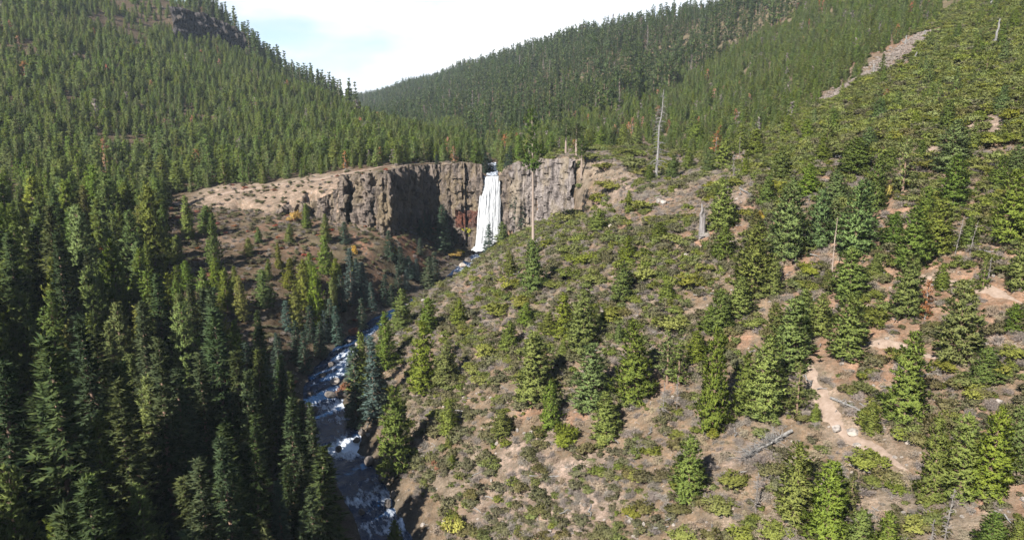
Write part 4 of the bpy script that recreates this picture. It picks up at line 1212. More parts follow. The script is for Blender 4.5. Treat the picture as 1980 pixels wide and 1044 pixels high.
dead_tree('dead_sapling', 1418, 345, 300, 'weathered dead sapling with twiggy crown by dark pines', 'dead sapling', .08, 40, 1.3, seed=17, sweep=.3, mat='twig')
dead_tree('dead_sapling', 956, 645, 618, 'tiny thin dead sapling above the riverbank slope', 'dead sapling', .07, 14, .6, seed=18, mat='twig')
dead_tree('snag', 856, 395, 322, 'pale bleached dead tree hanging against the dark alcove wall', 'snag', .25, 90, 1.6, seed=19, sweep=-.9)
dead_tree('snag', 1030, 120, 62, 'thin grey snag in the far hillside forest', 'snag', .5, 20, 2.0, seed=20)
for k, (px, b, t) in enumerate(((1785, 76, 58), (1768, 118, 100), (1688, 148, 124), (1750, 88, 68))):
    dead_tree('stump', px, b, t, ['white broken stump at the head of the scree', 'short white stump right of the scree strip', 'thin grey stump standing in the middle of the scree', 'leaning grey stump left of the white stump'][k], 'stump', .34, 0, 0, seed=30 + k, taper=.3)


def broken_stump():
    p = hit(1357, 458); H = height_to(p, 394); r = np.random.default_rng(2)
    o = tag(root_at('broken_stump', p, 0), 'broken grey stump with a split jagged top above the red soil', 'stump')
    m = MB(); zs = np.linspace(-.3, H * .6, 8)
    m.tube([(0, 0, z) for z in zs], .72 * (1 + .5 * np.exp(-np.maximum(zs, 0) / .6)) * (1 - .04 * zs), 11)
    obj('trunk', m.mesh('stump_trunk', [M['char']]), o)
    for (x, y, h, w) in ((-.32, 0, H, .36), (.12, .2, H * .86, .24), (.40, -.1, H * .74, .22)):
        s = MB(); z = np.linspace(H * .35, h, 7)
        s.tube([(x + .08 * r.normal(), y, q) for q in z], w * (1 - .55 * np.linspace(0, 1, 7) ** 2), 6)
        obj('splinter', s.mesh('stump_splinter', [M['char']]), o)


broken_stump()


def fallen_log(a, b, rad, label, branches=0, mat='dead', lift=.2, seed=1, name='fallen_log', blen=1.6, up=None):
    A = hit(*a); B = hit(*b)
    if up is not None: B = A + np.array([(b[0] - a[0]) * depth(A) / F, up[0], height_to(A, b[1])])
    r = np.random.default_rng(seed)
    t = np.linspace(0, 1, 12)
    P = A + (B - A) * t[:, None]
    if up is None: P[:, 2] = np.maximum(ground_z(P[:, 0], P[:, 1]) * .5 + P[:, 2] * .5, P[:, 2]) + lift
    P += r.normal(size=P.shape) * .03
    org = A.copy(); o = tag(root_at(name, org, 0), label, 'log')
    m = MB(); m.tube(P - org, rad * (1 - .6 * t), 9); obj('trunk', m.mesh('log_trunk', [M[mat]]), o)
    if branches:
        bm_ = MB(); d = (B - A) / np.linalg.norm(B - A)
        for k in range(branches):
            i = r.uniform(.2, .98); q = A + (B - A) * i + np.array([0, 0, lift]) - org
            v = d * .5 + r.normal(size=3) * .8; v[2] = abs(v[2]) * .6; v /= np.linalg.norm(v); L = blen * r.uniform(.4, 1)
            bm_.tube([q, q + v * L * .5, q + v * L + np.array([0, 0, -.1 * L])], [.05, .035, .01], 4)
            bm_.limbs(np.repeat((q + v * L * .5)[None], 2, 0), q + v * L * .8 + r.normal(size=(2, 3)) * .3 * L, np.full(2, .018))
        obj('branch', bm_.mesh('log_branch', [M[mat]]), o)


fallen_log((1531, 840), (1432, 896), .24, 'long fallen grey log with dense broken branches on the slope', 130, mat='dead', lift=.6, seed=1, blen=2.4)
fallen_log((1606, 772), (1672, 800), .20, 'thin fallen log with twigs beside the trail', 30, lift=.25, seed=2, blen=1.0)
fallen_log((1408, 354), (1458, 382), .30, 'bleached fallen log on the rocky shoulder above the pines', 0, seed=3)
fallen_log((1004, 508), (1026, 464), .26, 'pale broken log leaning uphill at the foot of the tall pine', 0, 'redbark', seed=4)
fallen_log((398, 780), (434, 756), .22, 'pale log lying in the dark forest shade', 0, seed=5)
fallen_log((1752, 82), (1786, 62), .3, 'grey log lying along the top of the scree', 0, seed=6)
fallen_log((1815, 118), (1832, 104), .35, 'pale log lying across the upper brush', 0, seed=7)
fallen_log((1905, 82), (1918, 78), .3, 'short log lying left of the pale snag', 0, seed=8)
fallen_log((1930, 30), (1942, 24), .3, 'short pale log near the top of the right slope', 0, seed=9)
fallen_log((302, 4), (322, 22), .5, 'white log lying on the left hilltop', 0, seed=10)
fallen_log((1235, 287), (1262, 292), .2, 'crooked bleached branch wood at the shoulder rim', 10, seed=11)
fallen_log((1950, 380), (1975, 366), .2, 'thin grey log among brush near the right edge', 6, seed=12)
fallen_log((870, 510), (884, 516), .2, 'small pale log above the stream bank', 0, seed=13)
fallen_log((905, 925), (935, 912), .10, 'thin dry stick lying on the stony bank slope', 0, seed=14)


# ------------------------------------------------------------------ boulders
BOUL = [boulder_mesh(200 + k, M['stone']) for k in range(4)]
WET = [boulder_mesh(220 + k, M['wetstone']) for k in range(4)]


def boulder(px, py, w, h, label=None, wet=False, group=None, sink=.25):
    p = hit(px, py); s = depth(p) / F
    if abs(p[0] - xriver(p[1])) < hwid(p[1]) + .5 and p[1] < 300: p[2] = zriver(p[1]) + .1; w *= 1.35; h *= 1.35
    me = (WET if wet else BOUL)[int(RNG.integers(0, 4))]
    o = obj('boulder', me); o.location = p + np.array([0, 0, h * s * (.5 - sink)])
    o.scale = (w * s * 1.15, w * s * RNG.uniform(.8, 1.2), h * s * 1.25); o.rotation_euler = (RNG.normal() * .2, RNG.normal() * .2, RNG.uniform(0, 6.28))
    if label: tag(o, label, 'boulder', group)
    else: note(o, 'boulder', px, py - h / 2, ('large ' if w > 16 else 'small ') + ('wet dark boulder' if wet else 'pale grey boulder'), group)
    return o


boulder(1932, 780, 14, 14, 'small bright white boulder among bushes on the far right')
boulder(1618, 832, 18, 14, 'pale grey boulder beside the winding trail, left of two')
boulder(1648, 838, 22, 12, 'wide pale grey boulder beside the winding trail, right of two')
boulder(1658, 862, 16, 8, 'flat pale stone in the winding trail')
boulder(1283, 396, 16, 14, 'grey rock outcrop in the middle of the rocky shoulder')
boulder(1274, 392, 10, 12, 'dark sided rock left of the grey outcrop')
boulder(1028, 838, 12, 10, 'pale rock at the foot of the red soil scar')
boulder(1000, 834, 6, 8, 'tiny white rock left of the pale rock below the red scar')
boulder(1350, 460, 12, 10, 'white rock at the left foot of the broken stump'); boulder(1366, 458, 12, 12, 'white rock at the right foot of the broken stump')
boulder(1103, 437, 5, 10, 'thin white rock between green bushes below the tall pine'); boulder(1180, 440, 8, 10, 'white rock behind the bright young pine')
for px, py, w, h in ((1218, 1010, 12, 10), (1130, 978, 7, 8), (1040, 1028, 9, 8), (960, 860, 9, 9), (950, 930, 6, 6), (1225, 1040, 10, 8), (1140, 920, 5, 7), (1000, 935, 6, 6), (1035, 1000, 6, 6), (1063, 1030, 8, 8), (1155, 905, 5, 8), (1245, 1015, 8, 8),
                     (1420, 525, 6, 6), (1325, 495, 8, 6), (1290, 510, 5, 6), (1700, 465, 9, 7), (1920, 535, 9, 7), (1690, 690, 8, 6), (1715, 656, 9, 7), (1540, 500, 7, 6), (1860, 1000, 8, 7), (1522, 1010, 10, 8), (1505, 930, 6, 6)):
    boulder(px, py, w, h, group='loose pale boulders on the right slope')
for px, py, w, h, wet in ((640, 775, 20, 9, 1), (660, 768, 22, 10, 1), (648, 745, 14, 9, 0), (700, 838, 14, 12, 1), (712, 842, 10, 8, 0), (690, 860, 10, 8, 1), (820, 582, 12, 7, 0), (812, 602, 9, 7, 0), (800, 612, 10, 7, 0),
                          (790, 622, 10, 7, 0), (776, 612, 9, 6, 1), (835, 575, 10, 6, 1), (850, 560, 9, 6, 1), (868, 548, 10, 7, 1), (880, 538, 9, 7, 1), (760, 632, 9, 6, 1), (735, 655, 10, 7, 0), (728, 668, 12, 8, 0), (690, 672, 7, 5, 0), (676, 668, 6, 5, 0),
                          (818, 1016, 10, 9, 0), (860, 1012, 12, 10, 0), (845, 1020, 10, 8, 1), (870, 1040, 12, 8, 0), (700, 1000, 10, 8, 1), (760, 960, 12, 10, 1), (610, 800, 12, 8, 1), (600, 770, 10, 7, 1), (740, 930, 14, 12, 1), (750, 985, 14, 10, 1), (895, 522, 10, 7, 0), (905, 512, 10, 7, 1),
                          (640, 715, 10, 6, 1), (625, 735, 9, 6, 1), (680, 700, 12, 7, 1), (700, 690, 11, 7, 1), (655, 880, 12, 8, 1), (715, 900, 14, 12, 1)):
    boulder(px, py, w, h, wet=bool(wet), group='boulders along the stream')
#@@PART4@@
# ------------------------------------------------------------------ forests and brush too many to count
def scatter(name, pts, variants, label, up_offset=-.15):
    """One object whose points carry instanced plants. pts rows: x, y, z, width, height, spin, variant"""
    pts = np.asarray(pts, np.float32)
    me = bpy.data.meshes.new(name)
    me.vertices.add(len(pts)); me.vertices.foreach_set('co', (pts[:, :3] + np.array([0, 0, up_offset], np.float32)).ravel())
    a = me.attributes.new('plant_size', 'FLOAT_VECTOR', 'POINT'); a.data.foreach_set('vector', np.stack([pts[:, 3], pts[:, 3], pts[:, 4]], 1).ravel())
    a = me.attributes.new('spin', 'FLOAT', 'POINT'); a.data.foreach_set('value', np.ascontiguousarray(pts[:, 5]))
    a = me.attributes.new('variant', 'INT', 'POINT'); a.data.foreach_set('value', np.ascontiguousarray(pts[:, 6].astype(np.int32)))
    me.update()
    o = obj(name, me)
    src = bpy.data.collections.new(name + '_kinds')
    for k, m in enumerate(variants):
        v = bpy.data.objects.new(f'{name}_kind_{chr(97 + k)}', m); src.objects.link(v)
    ng = bpy.data.node_groups.new(name, 'GeometryNodeTree')
    ng.interface.new_socket('Geometry', in_out='INPUT', socket_type='NodeSocketGeometry'); ng.interface.new_socket('Geometry', in_out='OUTPUT', socket_type='NodeSocketGeometry')
    N = ng.nodes.new; L = ng.links.new
    gi, go = N('NodeGroupInput'), N('NodeGroupOutput')
    ip = N('GeometryNodeInstanceOnPoints'); ci = N('GeometryNodeCollectionInfo'); ci.inputs['Collection'].default_value = src
    ci.inputs['Separate Children'].default_value = True; ci.inputs['Reset Children'].default_value = True

    def attr(nm, ty):
        n = N('GeometryNodeInputNamedAttribute'); n.data_type = ty; n.inputs['Name'].default_value = nm
        return n.outputs['Attribute']
    cx = N('ShaderNodeCombineXYZ'); L(attr('spin', 'FLOAT'), cx.inputs[2])
    L(gi.outputs[0], ip.inputs['Points']); L(ci.outputs[0], ip.inputs['Instance']); ip.inputs['Pick Instance'].default_value = True
    L(attr('variant', 'INT'), ip.inputs['Instance Index']); L(cx.outputs[0], ip.inputs['Rotation']); L(attr('plant_size', 'FLOAT_VECTOR'), ip.inputs['Scale'])
    L(ip.outputs[0], go.inputs[0])
    md = o.modifiers.new('plants', 'NODES'); md.node_group = ng
    return tag(o, label, kind='stuff')


def spread(q0, q1, y0, y1, spacing, seed):
    """Jittered points over a fan of ground, about one per spacing x spacing metres."""
    r = np.random.default_rng(seed)
    n = int(.5 * (q1 - q0) * (y1 ** 2 - y0 ** 2) / spacing ** 2)
    y = np.sqrt(r.uniform(y0 ** 2, y1 ** 2, n)); q = r.uniform(q0, q1, n)
    x = q * y
    key = np.floor(x / spacing * .8).astype(np.int64) * 100003 + np.floor(y / spacing * .8).astype(np.int64)
    _, idx = np.unique(key, return_index=True)             # thin out close pairs
    x, y = x[idx], y[idx]
    z = ground_z(x, y); px, py, d = project(x, y, z)
    return x, y, z, px, py, r


SCREE = np.array([hit(a, b)[:2] for a, b in zip(np.linspace(1608, 1795, 16), np.interp(np.linspace(1608, 1795, 16), [1612, 1650, 1690, 1725, 1760, 1790], [185, 162, 140, 112, 85, 62]))])
TAKEN = np.array([o.location[:2] for o, k, *_ in ITEMS if k in ('pine', 'fir', 'spruce')])
OPEN = [(b[0], b[1], min(4.5, max(2.0, .6 * e[2] * depth(b) / F))) for b, e in [(hit(e[0], e[1]), e) for e in SOIL if not (e[2] >= 40 and e[1] > 850)]]


CLEAR = np.array(PATHS + [hit(1531 + (1432 - 1531) * f, 840 + 56 * f)[:2] for f in np.linspace(0, 1, 8)])


def clear_of(x, y, P, r):
    out = np.ones(len(x), bool)
    for a in P: out &= (x - a[0]) ** 2 + (y - a[1]) ** 2 > (a[2] if r is None else r) ** 2
    return out


# --- the young pine forest: left hill, plateau, right hillside
LO = conifer_joined('slim', M['pine'], M['bark'], (81, 82, 83, 84, 85), .42) + conifer_joined('pine', M['pine'], M['bark'], (184, 185, 186, 187, 188), .42) + \
     conifer_joined('sparse', M['brush'], M['dead'], (87, 287), .25) + conifer_joined('sparse', M['rust'], M['dead'], (88,), .3)
rows = []
x, y, z, px, py, r = spread(-1.05, .02, 262, 900, 3.7, 101)
yb = np.interp(x / y, _bq, _by)
ok = (px < 1000) & (y > yb + 14 + 10 * fbm(x / 15, y / 15, 71, 2)) & ~((px > 330) & (px < 760) & (y < 298))
top = (np.abs(px - 300) < 130) & (py < 60) & (py > -20)
ok &= ~(top & (r.uniform(size=len(x)) < .75))
dens = fbm(x / 28, y / 28, 73, 3)
ok &= (dens + .3 * fbm(x / 9, y / 9, 74, 2) > -.34) & ~((y > 306) & (np.abs(x - np.interp(y, [303, 330, 380, 440], [-8.5, -8.7, -12, -19])) < 3.6))
x, y, z, r_ = x[ok], y[ok], z[ok], r
h = (5.5 + 7.0 * r.uniform(size=len(x)) ** .9) * (1 + .6 * dens[ok]) * np.interp(y, [262, 320, 500, 900], [.8, .9, .95, 1.0])
v = r.integers(0, 10, len(x)); u = r.uniform(size=len(x)); v = np.where(u < .012, r.integers(10, 12, len(x)), np.where(u < .022, 12, v))
rows.append(np.stack([x, y, z, h * r.uniform(.38, .68, len(x)), h, r.uniform(0, 6.28, len(x)), v], 1))
# lower left gorge forest between the trees built one by one
x, y, z, px, py, r = spread(-1.35, -.14, 48, 275, 5.4, 102)
d = -(x - xriver(y)) - hwid(y)
yb = np.interp(x / y, _bq, _by)
frame = (px > 0) & (px < 1980) & (py < 1044)
keep = np.where((px > 330) & (py < 560), r.uniform(size=len(x)) < .10, True) & ~((px > 370) & (px < 760) & (py < 470))
ok = (d > 4) & keep & (y < yb + 16) & ~((px > 320) & (px < 700) & (y > 240)) & clear_of(x, y, TAKEN, 2.6)
ok &= ~((px > 380) & (px < 560) & (py > 690) & (py < 800) & (r.uniform(size=len(x)) < .6))
x, y, z, d = x[ok], y[ok], z[ok], d[ok]
gl = [x, y, z, r.uniform(size=len(x)), r, d]
# open right slope far side: young forest beyond the shoulder
x, y, z, px, py, r = spread(-.02, .56, 262, 640, 3.0, 103)
lim = np.interp(px, [960, 1100, 1250, 1340, 1480, 1600, 1700, 1800, 1900], [330, 292, 284, 312, 318, 215, 130, 50, -20])
ok = (py < lim + 8 * fbm(x / 10, y / 10, 75, 2)) & (px < 1900) & (fbm(x / 22, y / 22, 76, 3) > -.36) & clear_of(x, y, SCREE, 7.5) & clear_of(x, y, TAKEN, 2.2) & ~((y > 306) & (np.abs(x + 9) < 3.6))
x, y, z, px, py = x[ok], y[ok], z[ok], px[ok], py[ok]
edge = smooth(0, 60, np.interp(px, [960, 1100, 1250, 1340, 1480, 1600, 1700, 1800, 1900], [330, 290, 280, 296, 280, 200, 130, 50, -20]) - py)
h = (4.0 + 6.5 * r.uniform(size=len(x)) ** .8) * np.interp(px, [950, 1050, 1200, 1500], [1.25, 1.1, .95, .85]) * (.7 + .3 * edge)
v = r.integers(0, 10, len(x)); u = r.uniform(size=len(x)); v = np.where(u < .032, r.integers(10, 12, len(x)), np.where(u < .048, 12, v))
rows.append(np.stack([x, y, z, h * r.uniform(.40, .68, len(x)), h, r.uniform(0, 6.28, len(x)), v], 1))
# thin scatter of pines up among the brush on the far right
x, y, z, px, py, r = spread(.40, .95, 175, 520, 7.5, 104)
ok = (r.uniform(size=len(x)) < .55) & (py < 330) & clear_of(x, y, TAKEN, 4) & clear_of(x, y, SCREE, 8)
x, y, z = x[ok], y[ok], z[ok]; h = r.uniform(4, 8.5, len(x))
rows.append(np.stack([x, y, z, h * r.uniform(.38, .5, len(x)), h, r.uniform(0, 6.28, len(x)), r.integers(0, 10, len(x))], 1))
scatter('pine_forest', np.vstack(rows), LO, 'dense young green pine forest covering the hillsides')

MID = conifer_joined('fir', M['fir'], M['bark'], (91, 92, 93), .8) + conifer_joined('slim', M['pine'], M['bark'], (94, 95, 96), .9)
x, y, z, u, r, d = gl
v = np.where((u < .55) & (y < 150) | (d < 25), r.integers(0, 3, len(x)), r.integers(3, 6, len(x)))
h = np.where(v < 3, r.uniform(15, 27, len(x)), r.uniform(11, 18, len(x))) * np.interp(d, [4, 20], [.6, 1]) * np.interp(y, [60, 180, 260], [1.1, 1, .8])
w = h * np.where(v < 3, .28, .42) * r.uniform(.85, 1.15, len(x))
_a, pt, _b = project(x, y, z + h); pxx = project(x, y, z)[0]       # keep the brushy basin below the low bluff open
ok = pt > np.interp(pxx, [300, 345, 450, 560, 640, 720], [0, 505, 560, 600, 560, 500])
x, y, z, h, w, v, d = (a[ok] for a in (x, y, z, h, w, v, d))



def promote(x, y, z, w, h, pick, most):
    """Indices of the plants that show largest in the picture, to be built one by one."""
    px, py, d = project(x, y, z); _, pt, _ = project(x, y, z + h)
    s = w * h / d ** 2
    ok = pick & (px > 5) & (px < 1975) & (pt < 1030) & (py < 1250)
    return [k for k in np.argsort(-s) if ok[k]][:most], px, (np.minimum(py, 1044) + pt) / 2, (py - pt), w * F / d


n_pine = sum(1 for i in ITEMS if i[1] == 'pine')
single = []
for kind, pr, pick, most, grp in (('fir', 'fir', v < 3, 110, 'tall firs of the shaded lower forest'), ('pine', 'slim', v >= 3, 298 - n_pine, 'pines of the left gorge forest')):
    idx, px, pm, hp, wp = promote(x, y, z, w, h, pick, most)
    for k in idx:
        tn = 'ggdoggd'[int(RNG.integers(0, 7))]
        o, _, _, _ = plant_tree(pr if RNG.random() < .6 else {'slim': 'pine', 'fir': 'fir'}[pr], kind + '_tree', 0, 0, None, (w[k], h[k]), tn, grp, p=np.array([x[k], y[k], z[k]]))
        note(o, kind, px[k], pm[k], f'{shape_word(hp[k], wp[k])} {TONE[tn][1]} {kind}', grp); single.append(k)
rest = np.ones(len(x), bool); rest[single] = False
scatter('gorge_forest', np.stack([x, y, z, w, h, r.uniform(0, 6.28, len(x)), v], 1)[rest], MID,
        'dark mixed forest filling the lower left gorge between the larger trees')

# --- tall old forest on the far ridge and behind the hill crest
OLD = conifer_joined('mature', M['mature'], M['bark'], (111, 112, 113), .22) + conifer_joined('fir', M['mature'], M['bark'], (114, 115), .16) + conifer_joined('sparse', M['brush'], M['dead'], (116,), .2)
rows = []
x, y, z, px, py, r = spread(-.34, .50, 430, 2500, 6.6, 105)
low = np.interp(px, [660, 870, 960, 1050, 1200, 1290, 1330, 1430, 1520, 1580], [250, 288, 280, 270, 226, 195, 160, 95, 40, -10])
ok = (py < low + 10 * fbm(x / 40, y / 40, 78, 2)) & (px > 640) & (px < 1600) & (x > -330 + 0 * y - .16 * (y - 600)) & ~((px < 900) & (y < 700))
x, y, z = x[ok], y[ok], z[ok]
h = (11 + 15 * r.uniform(size=len(x))) * (1 + .5 * fbm(x / 60, y / 60, 177, 2)) * np.interp(y, [450, 800, 2500], [.85, 1, 1.0])
v = np.where(r.uniform(size=len(x)) < .03, 5, r.integers(0, 5, len(x)))
rows.append(np.stack([x, y, z, h * np.where(v < 3, .30, .22) * r.uniform(.85, 1.2, len(x)), h, r.uniform(0, 6.28, len(x)), v], 1))
x, y, z, px, py, r = spread(-.42, -.20, 640, 1000, 6.5, 106)
cr = np.interp(px, [380, 420, 500, 600, 660, 700], [830, 815, 752, 690, 640, 600])
ok = (px > 365) & (px < 690) & (y > cr - 12) & (y < cr + 150)
x, y, z = x[ok], y[ok], z[ok]; h = r.uniform(20, 33, len(x))
rows.append(np.stack([x, y, z, h * r.uniform(.17, .24, len(x)), h, r.uniform(0, 6.28, len(x)), r.integers(3, 5, len(x))], 1))
scatter('old_forest', np.vstack(rows), OLD, 'tall dark old conifer forest on the far ridge and hill crest')

# --- brush
BR = [shrub_joined(130 + k, M['manz'], M['bark'], .55) for k in range(4)] + [shrub_joined(140 + k, M['olive'], M['bark'], .5) for k in range(3)]
x, y, z, px, py, r = spread(-.25, 1.0, 60, 520, .95, 107)
dr = x - xriver(y) - hwid(y)
n = fbm(x / 14, y / 14, 79, 3); n2 = fbm(x / 45, y / 45, 80, 2)
near = np.interp(py, [200, 330, 600, 1000], [.36, .26, .36, .62])
bare = ~clear_of(x, y, OPEN, None)
ok = (dr > 4) & (px > 700) & (n * .8 + n2 * .8 + near > r.uniform(-.45, .42, len(x))) & ~(bare & (r.uniform(size=len(x)) < .7))
ok &= ~((y > 300) & (px < 1060)) & (py > np.interp(px, [700, 1100, 1340, 1600, 1800, 1980], [300, 285, 285, 190, 40, -60]))
ok &= clear_of(x, y, SCREE, 7.5) & clear_of(x, y, CLEAR, 2.3)
ok &= ~((px > 1080) & (px < 1450) & (py > 292) & (py < 425) & (fbm(x / 7, y / 7, 91, 3) < .16))
ok &= ~((py > 380) & (fbm(x / 4, y / 4, 93, 2) < -.22))
x, y, z, py = x[ok], y[ok], z[ok], py[ok]
v = np.where(r.uniform(size=len(x)) < np.interp(py, [150, 350, 600, 900], [.95, .72, .45, .3]), r.integers(0, 4, len(x)), r.integers(4, 7, len(x)))
w = (.8 + 2.6 * r.uniform(size=len(x)) ** 1.6) * np.interp(py, [150, 400, 1000], [1.4, 1.1, .95])
h = w * r.uniform(.42, .7, len(x))
idx, bx, bm_, hp, wp = promote(x, y, z, w, h, np.ones(len(x), bool), 190)
for k in idx:
    tn = 'gly'[int(RNG.integers(0, 3))]; key = 'manz' if v[k] < 4 else 'olive'
    c = _cnt.get(key, 0); _cnt[key] = c + 1; fm, sm = BUSH[key][c % len(BUSH[key])]
    o = root_at('bush', (x[k], y[k], z[k] - .05), RNG.uniform(0, 6.28), (w[k], w[k], h[k]))
    obj('foliage', fm, o).color = (*TONE[tn][0], 1); obj('stem', sm, o)
    note(o, 'bush', bx[k], bm_[k], f'{"large" if wp[k] > 54 else "small" if wp[k] < 40 else "rounded"} {TONE[tn][1] if key == "manz" else "dull olive"} bush', 'green bushes on the open right slope')
rest = np.ones(len(x), bool); rest[idx] = False
scatter('green_brush', np.stack([x, y, z, w, h, r.uniform(0, 6.28, len(x)), v], 1)[rest], BR, 'low green and olive brush covering the open slopes', -.05)
DB = [shrub_joined(150 + k, M['brush'], M['dead'], .8, 'twig') for k in range(3)] + [shrub_joined(160 + k, M['grass'], M['grass'], .5, 'twig') for k in range(2)]
x, y, z, px, py, r = spread(-.25, .95, 60, 420, .85, 108)
dr = x - xriver(y) - hwid(y); n = fbm(x / 11, y / 11, 83, 3)
bare = ~clear_of(x, y, OPEN, None)
ok = (dr > 2.5) & (px > 690) & (n > r.uniform(-.6, .35, len(x))) & ~(bare & (r.uniform(size=len(x)) < .8)) & (py > 290) & ~((y > 296) & (px < 1100)) & clear_of(x, y, CLEAR, 1.5)
x, y, z = x[ok], y[ok], z[ok]; w = .9 + 2.2 * r.uniform(size=len(x)) ** 1.5
scatter('dry_brush', np.stack([x, y, z, w, w * r.uniform(.3, .6, len(x)), r.uniform(0, 6.28, len(x)), np.where(r.uniform(size=len(x)) < .6, r.integers(0, 3, len(x)), r.integers(3, 5, len(x)))], 1), DB,
        'grey leafless brush and dry grass tufts on the stony right slope', -.05)
# loose rock and fallen sticks
def stick(seed):
    r = np.random.default_rng(seed); m = MB(); t = np.linspace(-.5, .5, 6)
    m.tube(np.stack([t, .03 * r.normal(size=6), .05 + .03 * r.normal(size=6)], 1), .022 * (1.2 - t), 5)
    k = 6; a = np.stack([r.uniform(-.3, .45, k), np.zeros(k), np.full(k, .05)], 1)
    m.limbs(a, a + np.stack([r.uniform(.05, .2, k), r.normal(size=k) * .15, r.uniform(0, .12, k)], 1), np.full(k, .010))
    return m.mesh('stick', [M['dead']])


x, y, z, px, py, r = spread(-.25, .9, 60, 300, 1.7, 211)
dr = x - xriver(y) - hwid(y)
ok = (dr > 1) & (px > 690) & (py > 300) & (fbm(x / 8, y / 8, 213, 3) > r.uniform(-.35, .5, len(x)))
x, y, z = x[ok], y[ok], z[ok]; w = .18 + .75 * r.uniform(size=len(x)) ** 3.5
scatter('loose_rock', np.stack([x, y, z + .12, w, w * r.uniform(.5, .9, len(x)), r.uniform(0, 6.28, len(x)), r.integers(0, 4, len(x))], 1), BOUL, 'small loose stones strewn over the open slope')
x, y, z, px, py, r = spread(-.25, .9, 60, 320, 3.4, 212)
dr = x - xriver(y) - hwid(y); ok = (dr > 2) & (px > 690) & (py > 290)
x, y, z = x[ok], y[ok], z[ok]; w = 1.2 + 3.0 * r.uniform(size=len(x)) ** 2
scatter('fallen_sticks', np.stack([x, y, z + .12, w, w, r.uniform(0, 6.28, len(x)), r.integers(0, 4, len(x))], 1), [stick(k) for k in range(4)], 'grey fallen sticks lying over the open slope')
# under the western cliffs
UB = [shrub_joined(170 + k, M['olive'], M['bark'], .5) for k in range(3)] + [shrub_joined(174, M['redleaf'], M['bark'], .5)] + [shrub_joined(176 + k, M['brush'], M['dead'], .7, 'twig') for k in range(2)]
x, y, z, px, py, r = spread(-.72, -.02, 130, 330, 1.45, 109)
dl = -(x - xriver(y)) - hwid(y); yb = np.interp(x / y, _bq, _by)
ok = (dl > 1.5) & (r.uniform(size=len(x)) < np.where(y > yb, .36, .72)) & (y < yb + 26) & ~((y > yb - 3) & (y < yb + 1)) & ~((y > 300) & (np.abs(x + 9) < 6))
x, y, z = x[ok], y[ok], z[ok]; w = r.uniform(1.0, 2.8, len(x))
uu = r.uniform(size=len(x)); v = np.where(uu < .58, r.integers(0, 3, len(x)), np.where(uu < .66, 3, r.integers(4, 6, len(x))))
scatter('gorge_brush', np.stack([x, y, z, w, w * r.uniform(.35, .6, len(x)), r.uniform(0, 6.28, len(x)), v], 1), UB, 'brown and olive autumn brush on the talus below the cliffs', -.05)

label_all()

#@@PART9@@
# ------------------------------------------------------------------ light, sky, camera
def build_world():
    w = bpy.data.worlds.new('World'); SC.world = w; w.use_nodes = True
    t = w.node_tree; t.nodes.clear()
    n = lambda ty, **k: (lambda o: ([setattr(o, a, b) for a, b in k.items()], o)[1])(t.nodes.new(ty))
    sky = n('ShaderNodeTexSky', sky_type='NISHITA', sun_disc=False, sun_elevation=SUN_ELEV,
            sun_rotation=math.atan2(-SHADOW[0], -SHADOW[1]) % (2 * math.pi), altitude=1500.0, air_density=1.0, dust_density=.6, ozone_density=1.2)
    tc = n('ShaderNodeTexCoord'); sp = n('ShaderNodeSeparateXYZ'); t.links.new(tc.outputs['Generated'], sp.inputs[0])
    mp = n('ShaderNodeMapping'); mp.inputs['Scale'].default_value = (2.2, 2.2, 7.0); mp.inputs['Location'].default_value = CLOUD_LOC
    t.links.new(tc.outputs['Generated'], mp.inputs[0])
    ns = n('ShaderNodeTexNoise'); ns.inputs['Scale'].default_value = 1.6; ns.inputs['Detail'].default_value = 7; ns.inputs['Roughness'].default_value = .5
    t.links.new(mp.outputs[0], ns.inputs['Vector'])

    def math_(op, a, b):
        o = n('ShaderNodeMath', operation=op)
        for k, v in enumerate((a, b)):
            if isinstance(v, (int, float)): o.inputs[k].default_value = v
            else: t.links.new(v, o.inputs[k])
        return o.outputs[0]
    fr = n('ShaderNodeMapRange', interpolation_type='SMOOTHSTEP'); fr.inputs['From Min'].default_value = .45; fr.inputs['From Max'].default_value = .85
    t.links.new(sp.outputs[1], fr.inputs['Value'])
    hi = n('ShaderNodeMapRange', interpolation_type='SMOOTHSTEP'); hi.inputs['From Min'].default_value = .62; hi.inputs['From Max'].default_value = .30
    t.links.new(sp.outputs[2], hi.inputs['Value'])
    cover = math_('MULTIPLY', fr.outputs[0], hi.outputs[0])
    rp = n('ShaderNodeValToRGB'); rp.color_ramp.elements[0].position = .36; rp.color_ramp.elements[1].position = .51
    t.links.new(ns.outputs['Fac'], rp.inputs['Fac'])
    cl = math_('MULTIPLY', rp.outputs['Color'], cover)
    b1 = n('ShaderNodeBackground'); b1.inputs['Strength'].default_value = .05; t.links.new(sky.outputs[0], b1.inputs['Color'])
    b2 = n('ShaderNodeBackground'); cm = n('ShaderNodeValToRGB'); cm.color_ramp.elements[0].color = (.74, .82, .92, 1); cm.color_ramp.elements[1].color = (1.04, 1.05, 1.06, 1); cm.color_ramp.elements[0].position = .42; cm.color_ramp.elements[1].position = .60; t.links.new(ns.outputs['Fac'], cm.inputs['Fac']); t.links.new(cm.outputs[0], b2.inputs['Color']); b2.inputs['Strength'].default_value = CLOUD_STRENGTH
    mx = n('ShaderNodeMixShader'); t.links.new(cl, mx.inputs[0]); t.links.new(b1.outputs[0], mx.inputs[1]); t.links.new(b2.outputs[0], mx.inputs[2])
    o = n('ShaderNodeOutputWorld'); t.links.new(mx.outputs[0], o.inputs['Surface'])


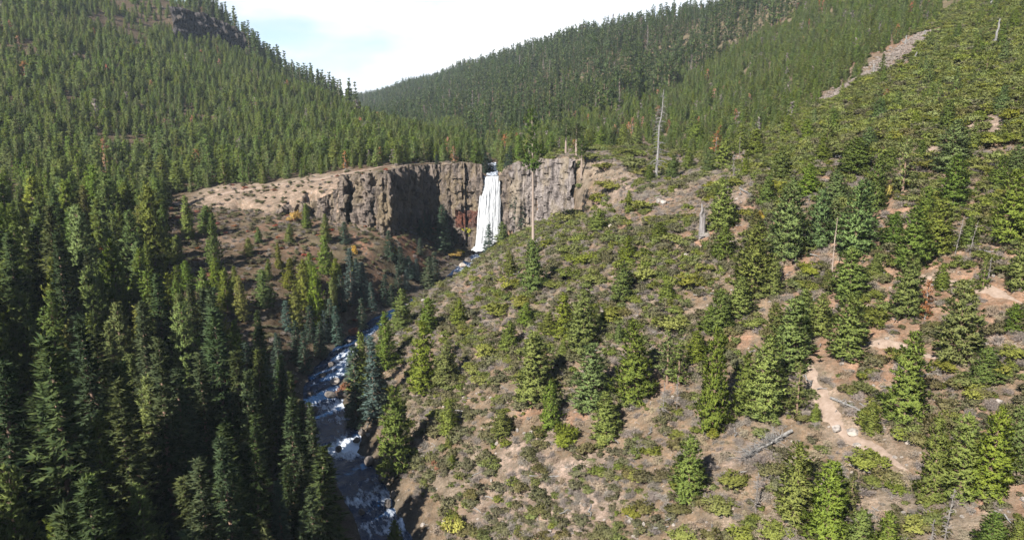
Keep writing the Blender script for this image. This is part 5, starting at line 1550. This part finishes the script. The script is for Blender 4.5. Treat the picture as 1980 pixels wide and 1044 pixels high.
CLOUD_LOC = (0.0, 0.0, 0.0)
CLOUD_STRENGTH = .36
build_world()
ld = bpy.data.lights.new('sun', 'SUN'); ld.energy = 4.6; ld.angle = math.radians(.53); ld.color = (1.0, .955, .88)
lo = bpy.data.objects.new('sun', ld); COL.objects.link(lo); lo.location = (-120, -200, 300)
from mathutils import Vector
lo.rotation_euler = Vector((SHADOW[0] * math.cos(SUN_ELEV), SHADOW[1] * math.cos(SUN_ELEV), -math.sin(SUN_ELEV))).to_track_quat('-Z', 'Y').to_euler()


def build_haze():
    x0, x1, y0, y1, z0, z1 = -7800, 6600, -40, 4600, -560, 900
    V = [(x, y, z) for x in (x0, x1) for y in (y0, y1) for z in (z0, z1)]
    Fc = [(0, 1, 3, 2), (4, 6, 7, 5), (0, 4, 5, 1), (2, 3, 7, 6), (0, 2, 6, 4), (1, 5, 7, 3)]
    m = bpy.data.materials.new('air_haze'); m.use_nodes = True; t = m.node_tree; t.nodes.clear()
    v = t.nodes.new('ShaderNodeVolumePrincipled'); v.inputs['Color'].default_value = (.72, .84, 1, 1); v.inputs['Density'].default_value = HAZE; v.inputs['Anisotropy'].default_value = 0.0
    o = t.nodes.new('ShaderNodeOutputMaterial'); t.links.new(v.outputs[0], o.inputs['Volume'])
    tag(obj('haze', mesh('haze', V, Fc, [m])), 'thin blue air between the hills', kind='stuff')


HAZE = .00006
if HAZE: build_haze()

cam = bpy.data.cameras.new('camera'); co = bpy.data.objects.new('camera', cam); COL.objects.link(co)
co.location = (0, 0, 0); co.rotation_euler = (math.pi / 2 - TH, 0, 0)
cam.sensor_width = 36; cam.lens = F / 1980 * 36; cam.clip_start = .5; cam.clip_end = 12000
SC.camera = co
SC.view_settings.view_transform = 'Standard'; SC.view_settings.look = 'None'
SC.view_settings.exposure = 1.75; SC.view_settings.gamma = 1; SC.view_settings.use_curve_mapping = False
SC.render.resolution_x = 1024; SC.render.resolution_y = 539
SC.cycles.max_bounces = 5; SC.cycles.diffuse_bounces = 3; SC.cycles.glossy_bounces = 2; SC.cycles.transmission_bounces = 2
SC.cycles.volume_bounces = 0; SC.cycles.transparent_max_bounces = 4
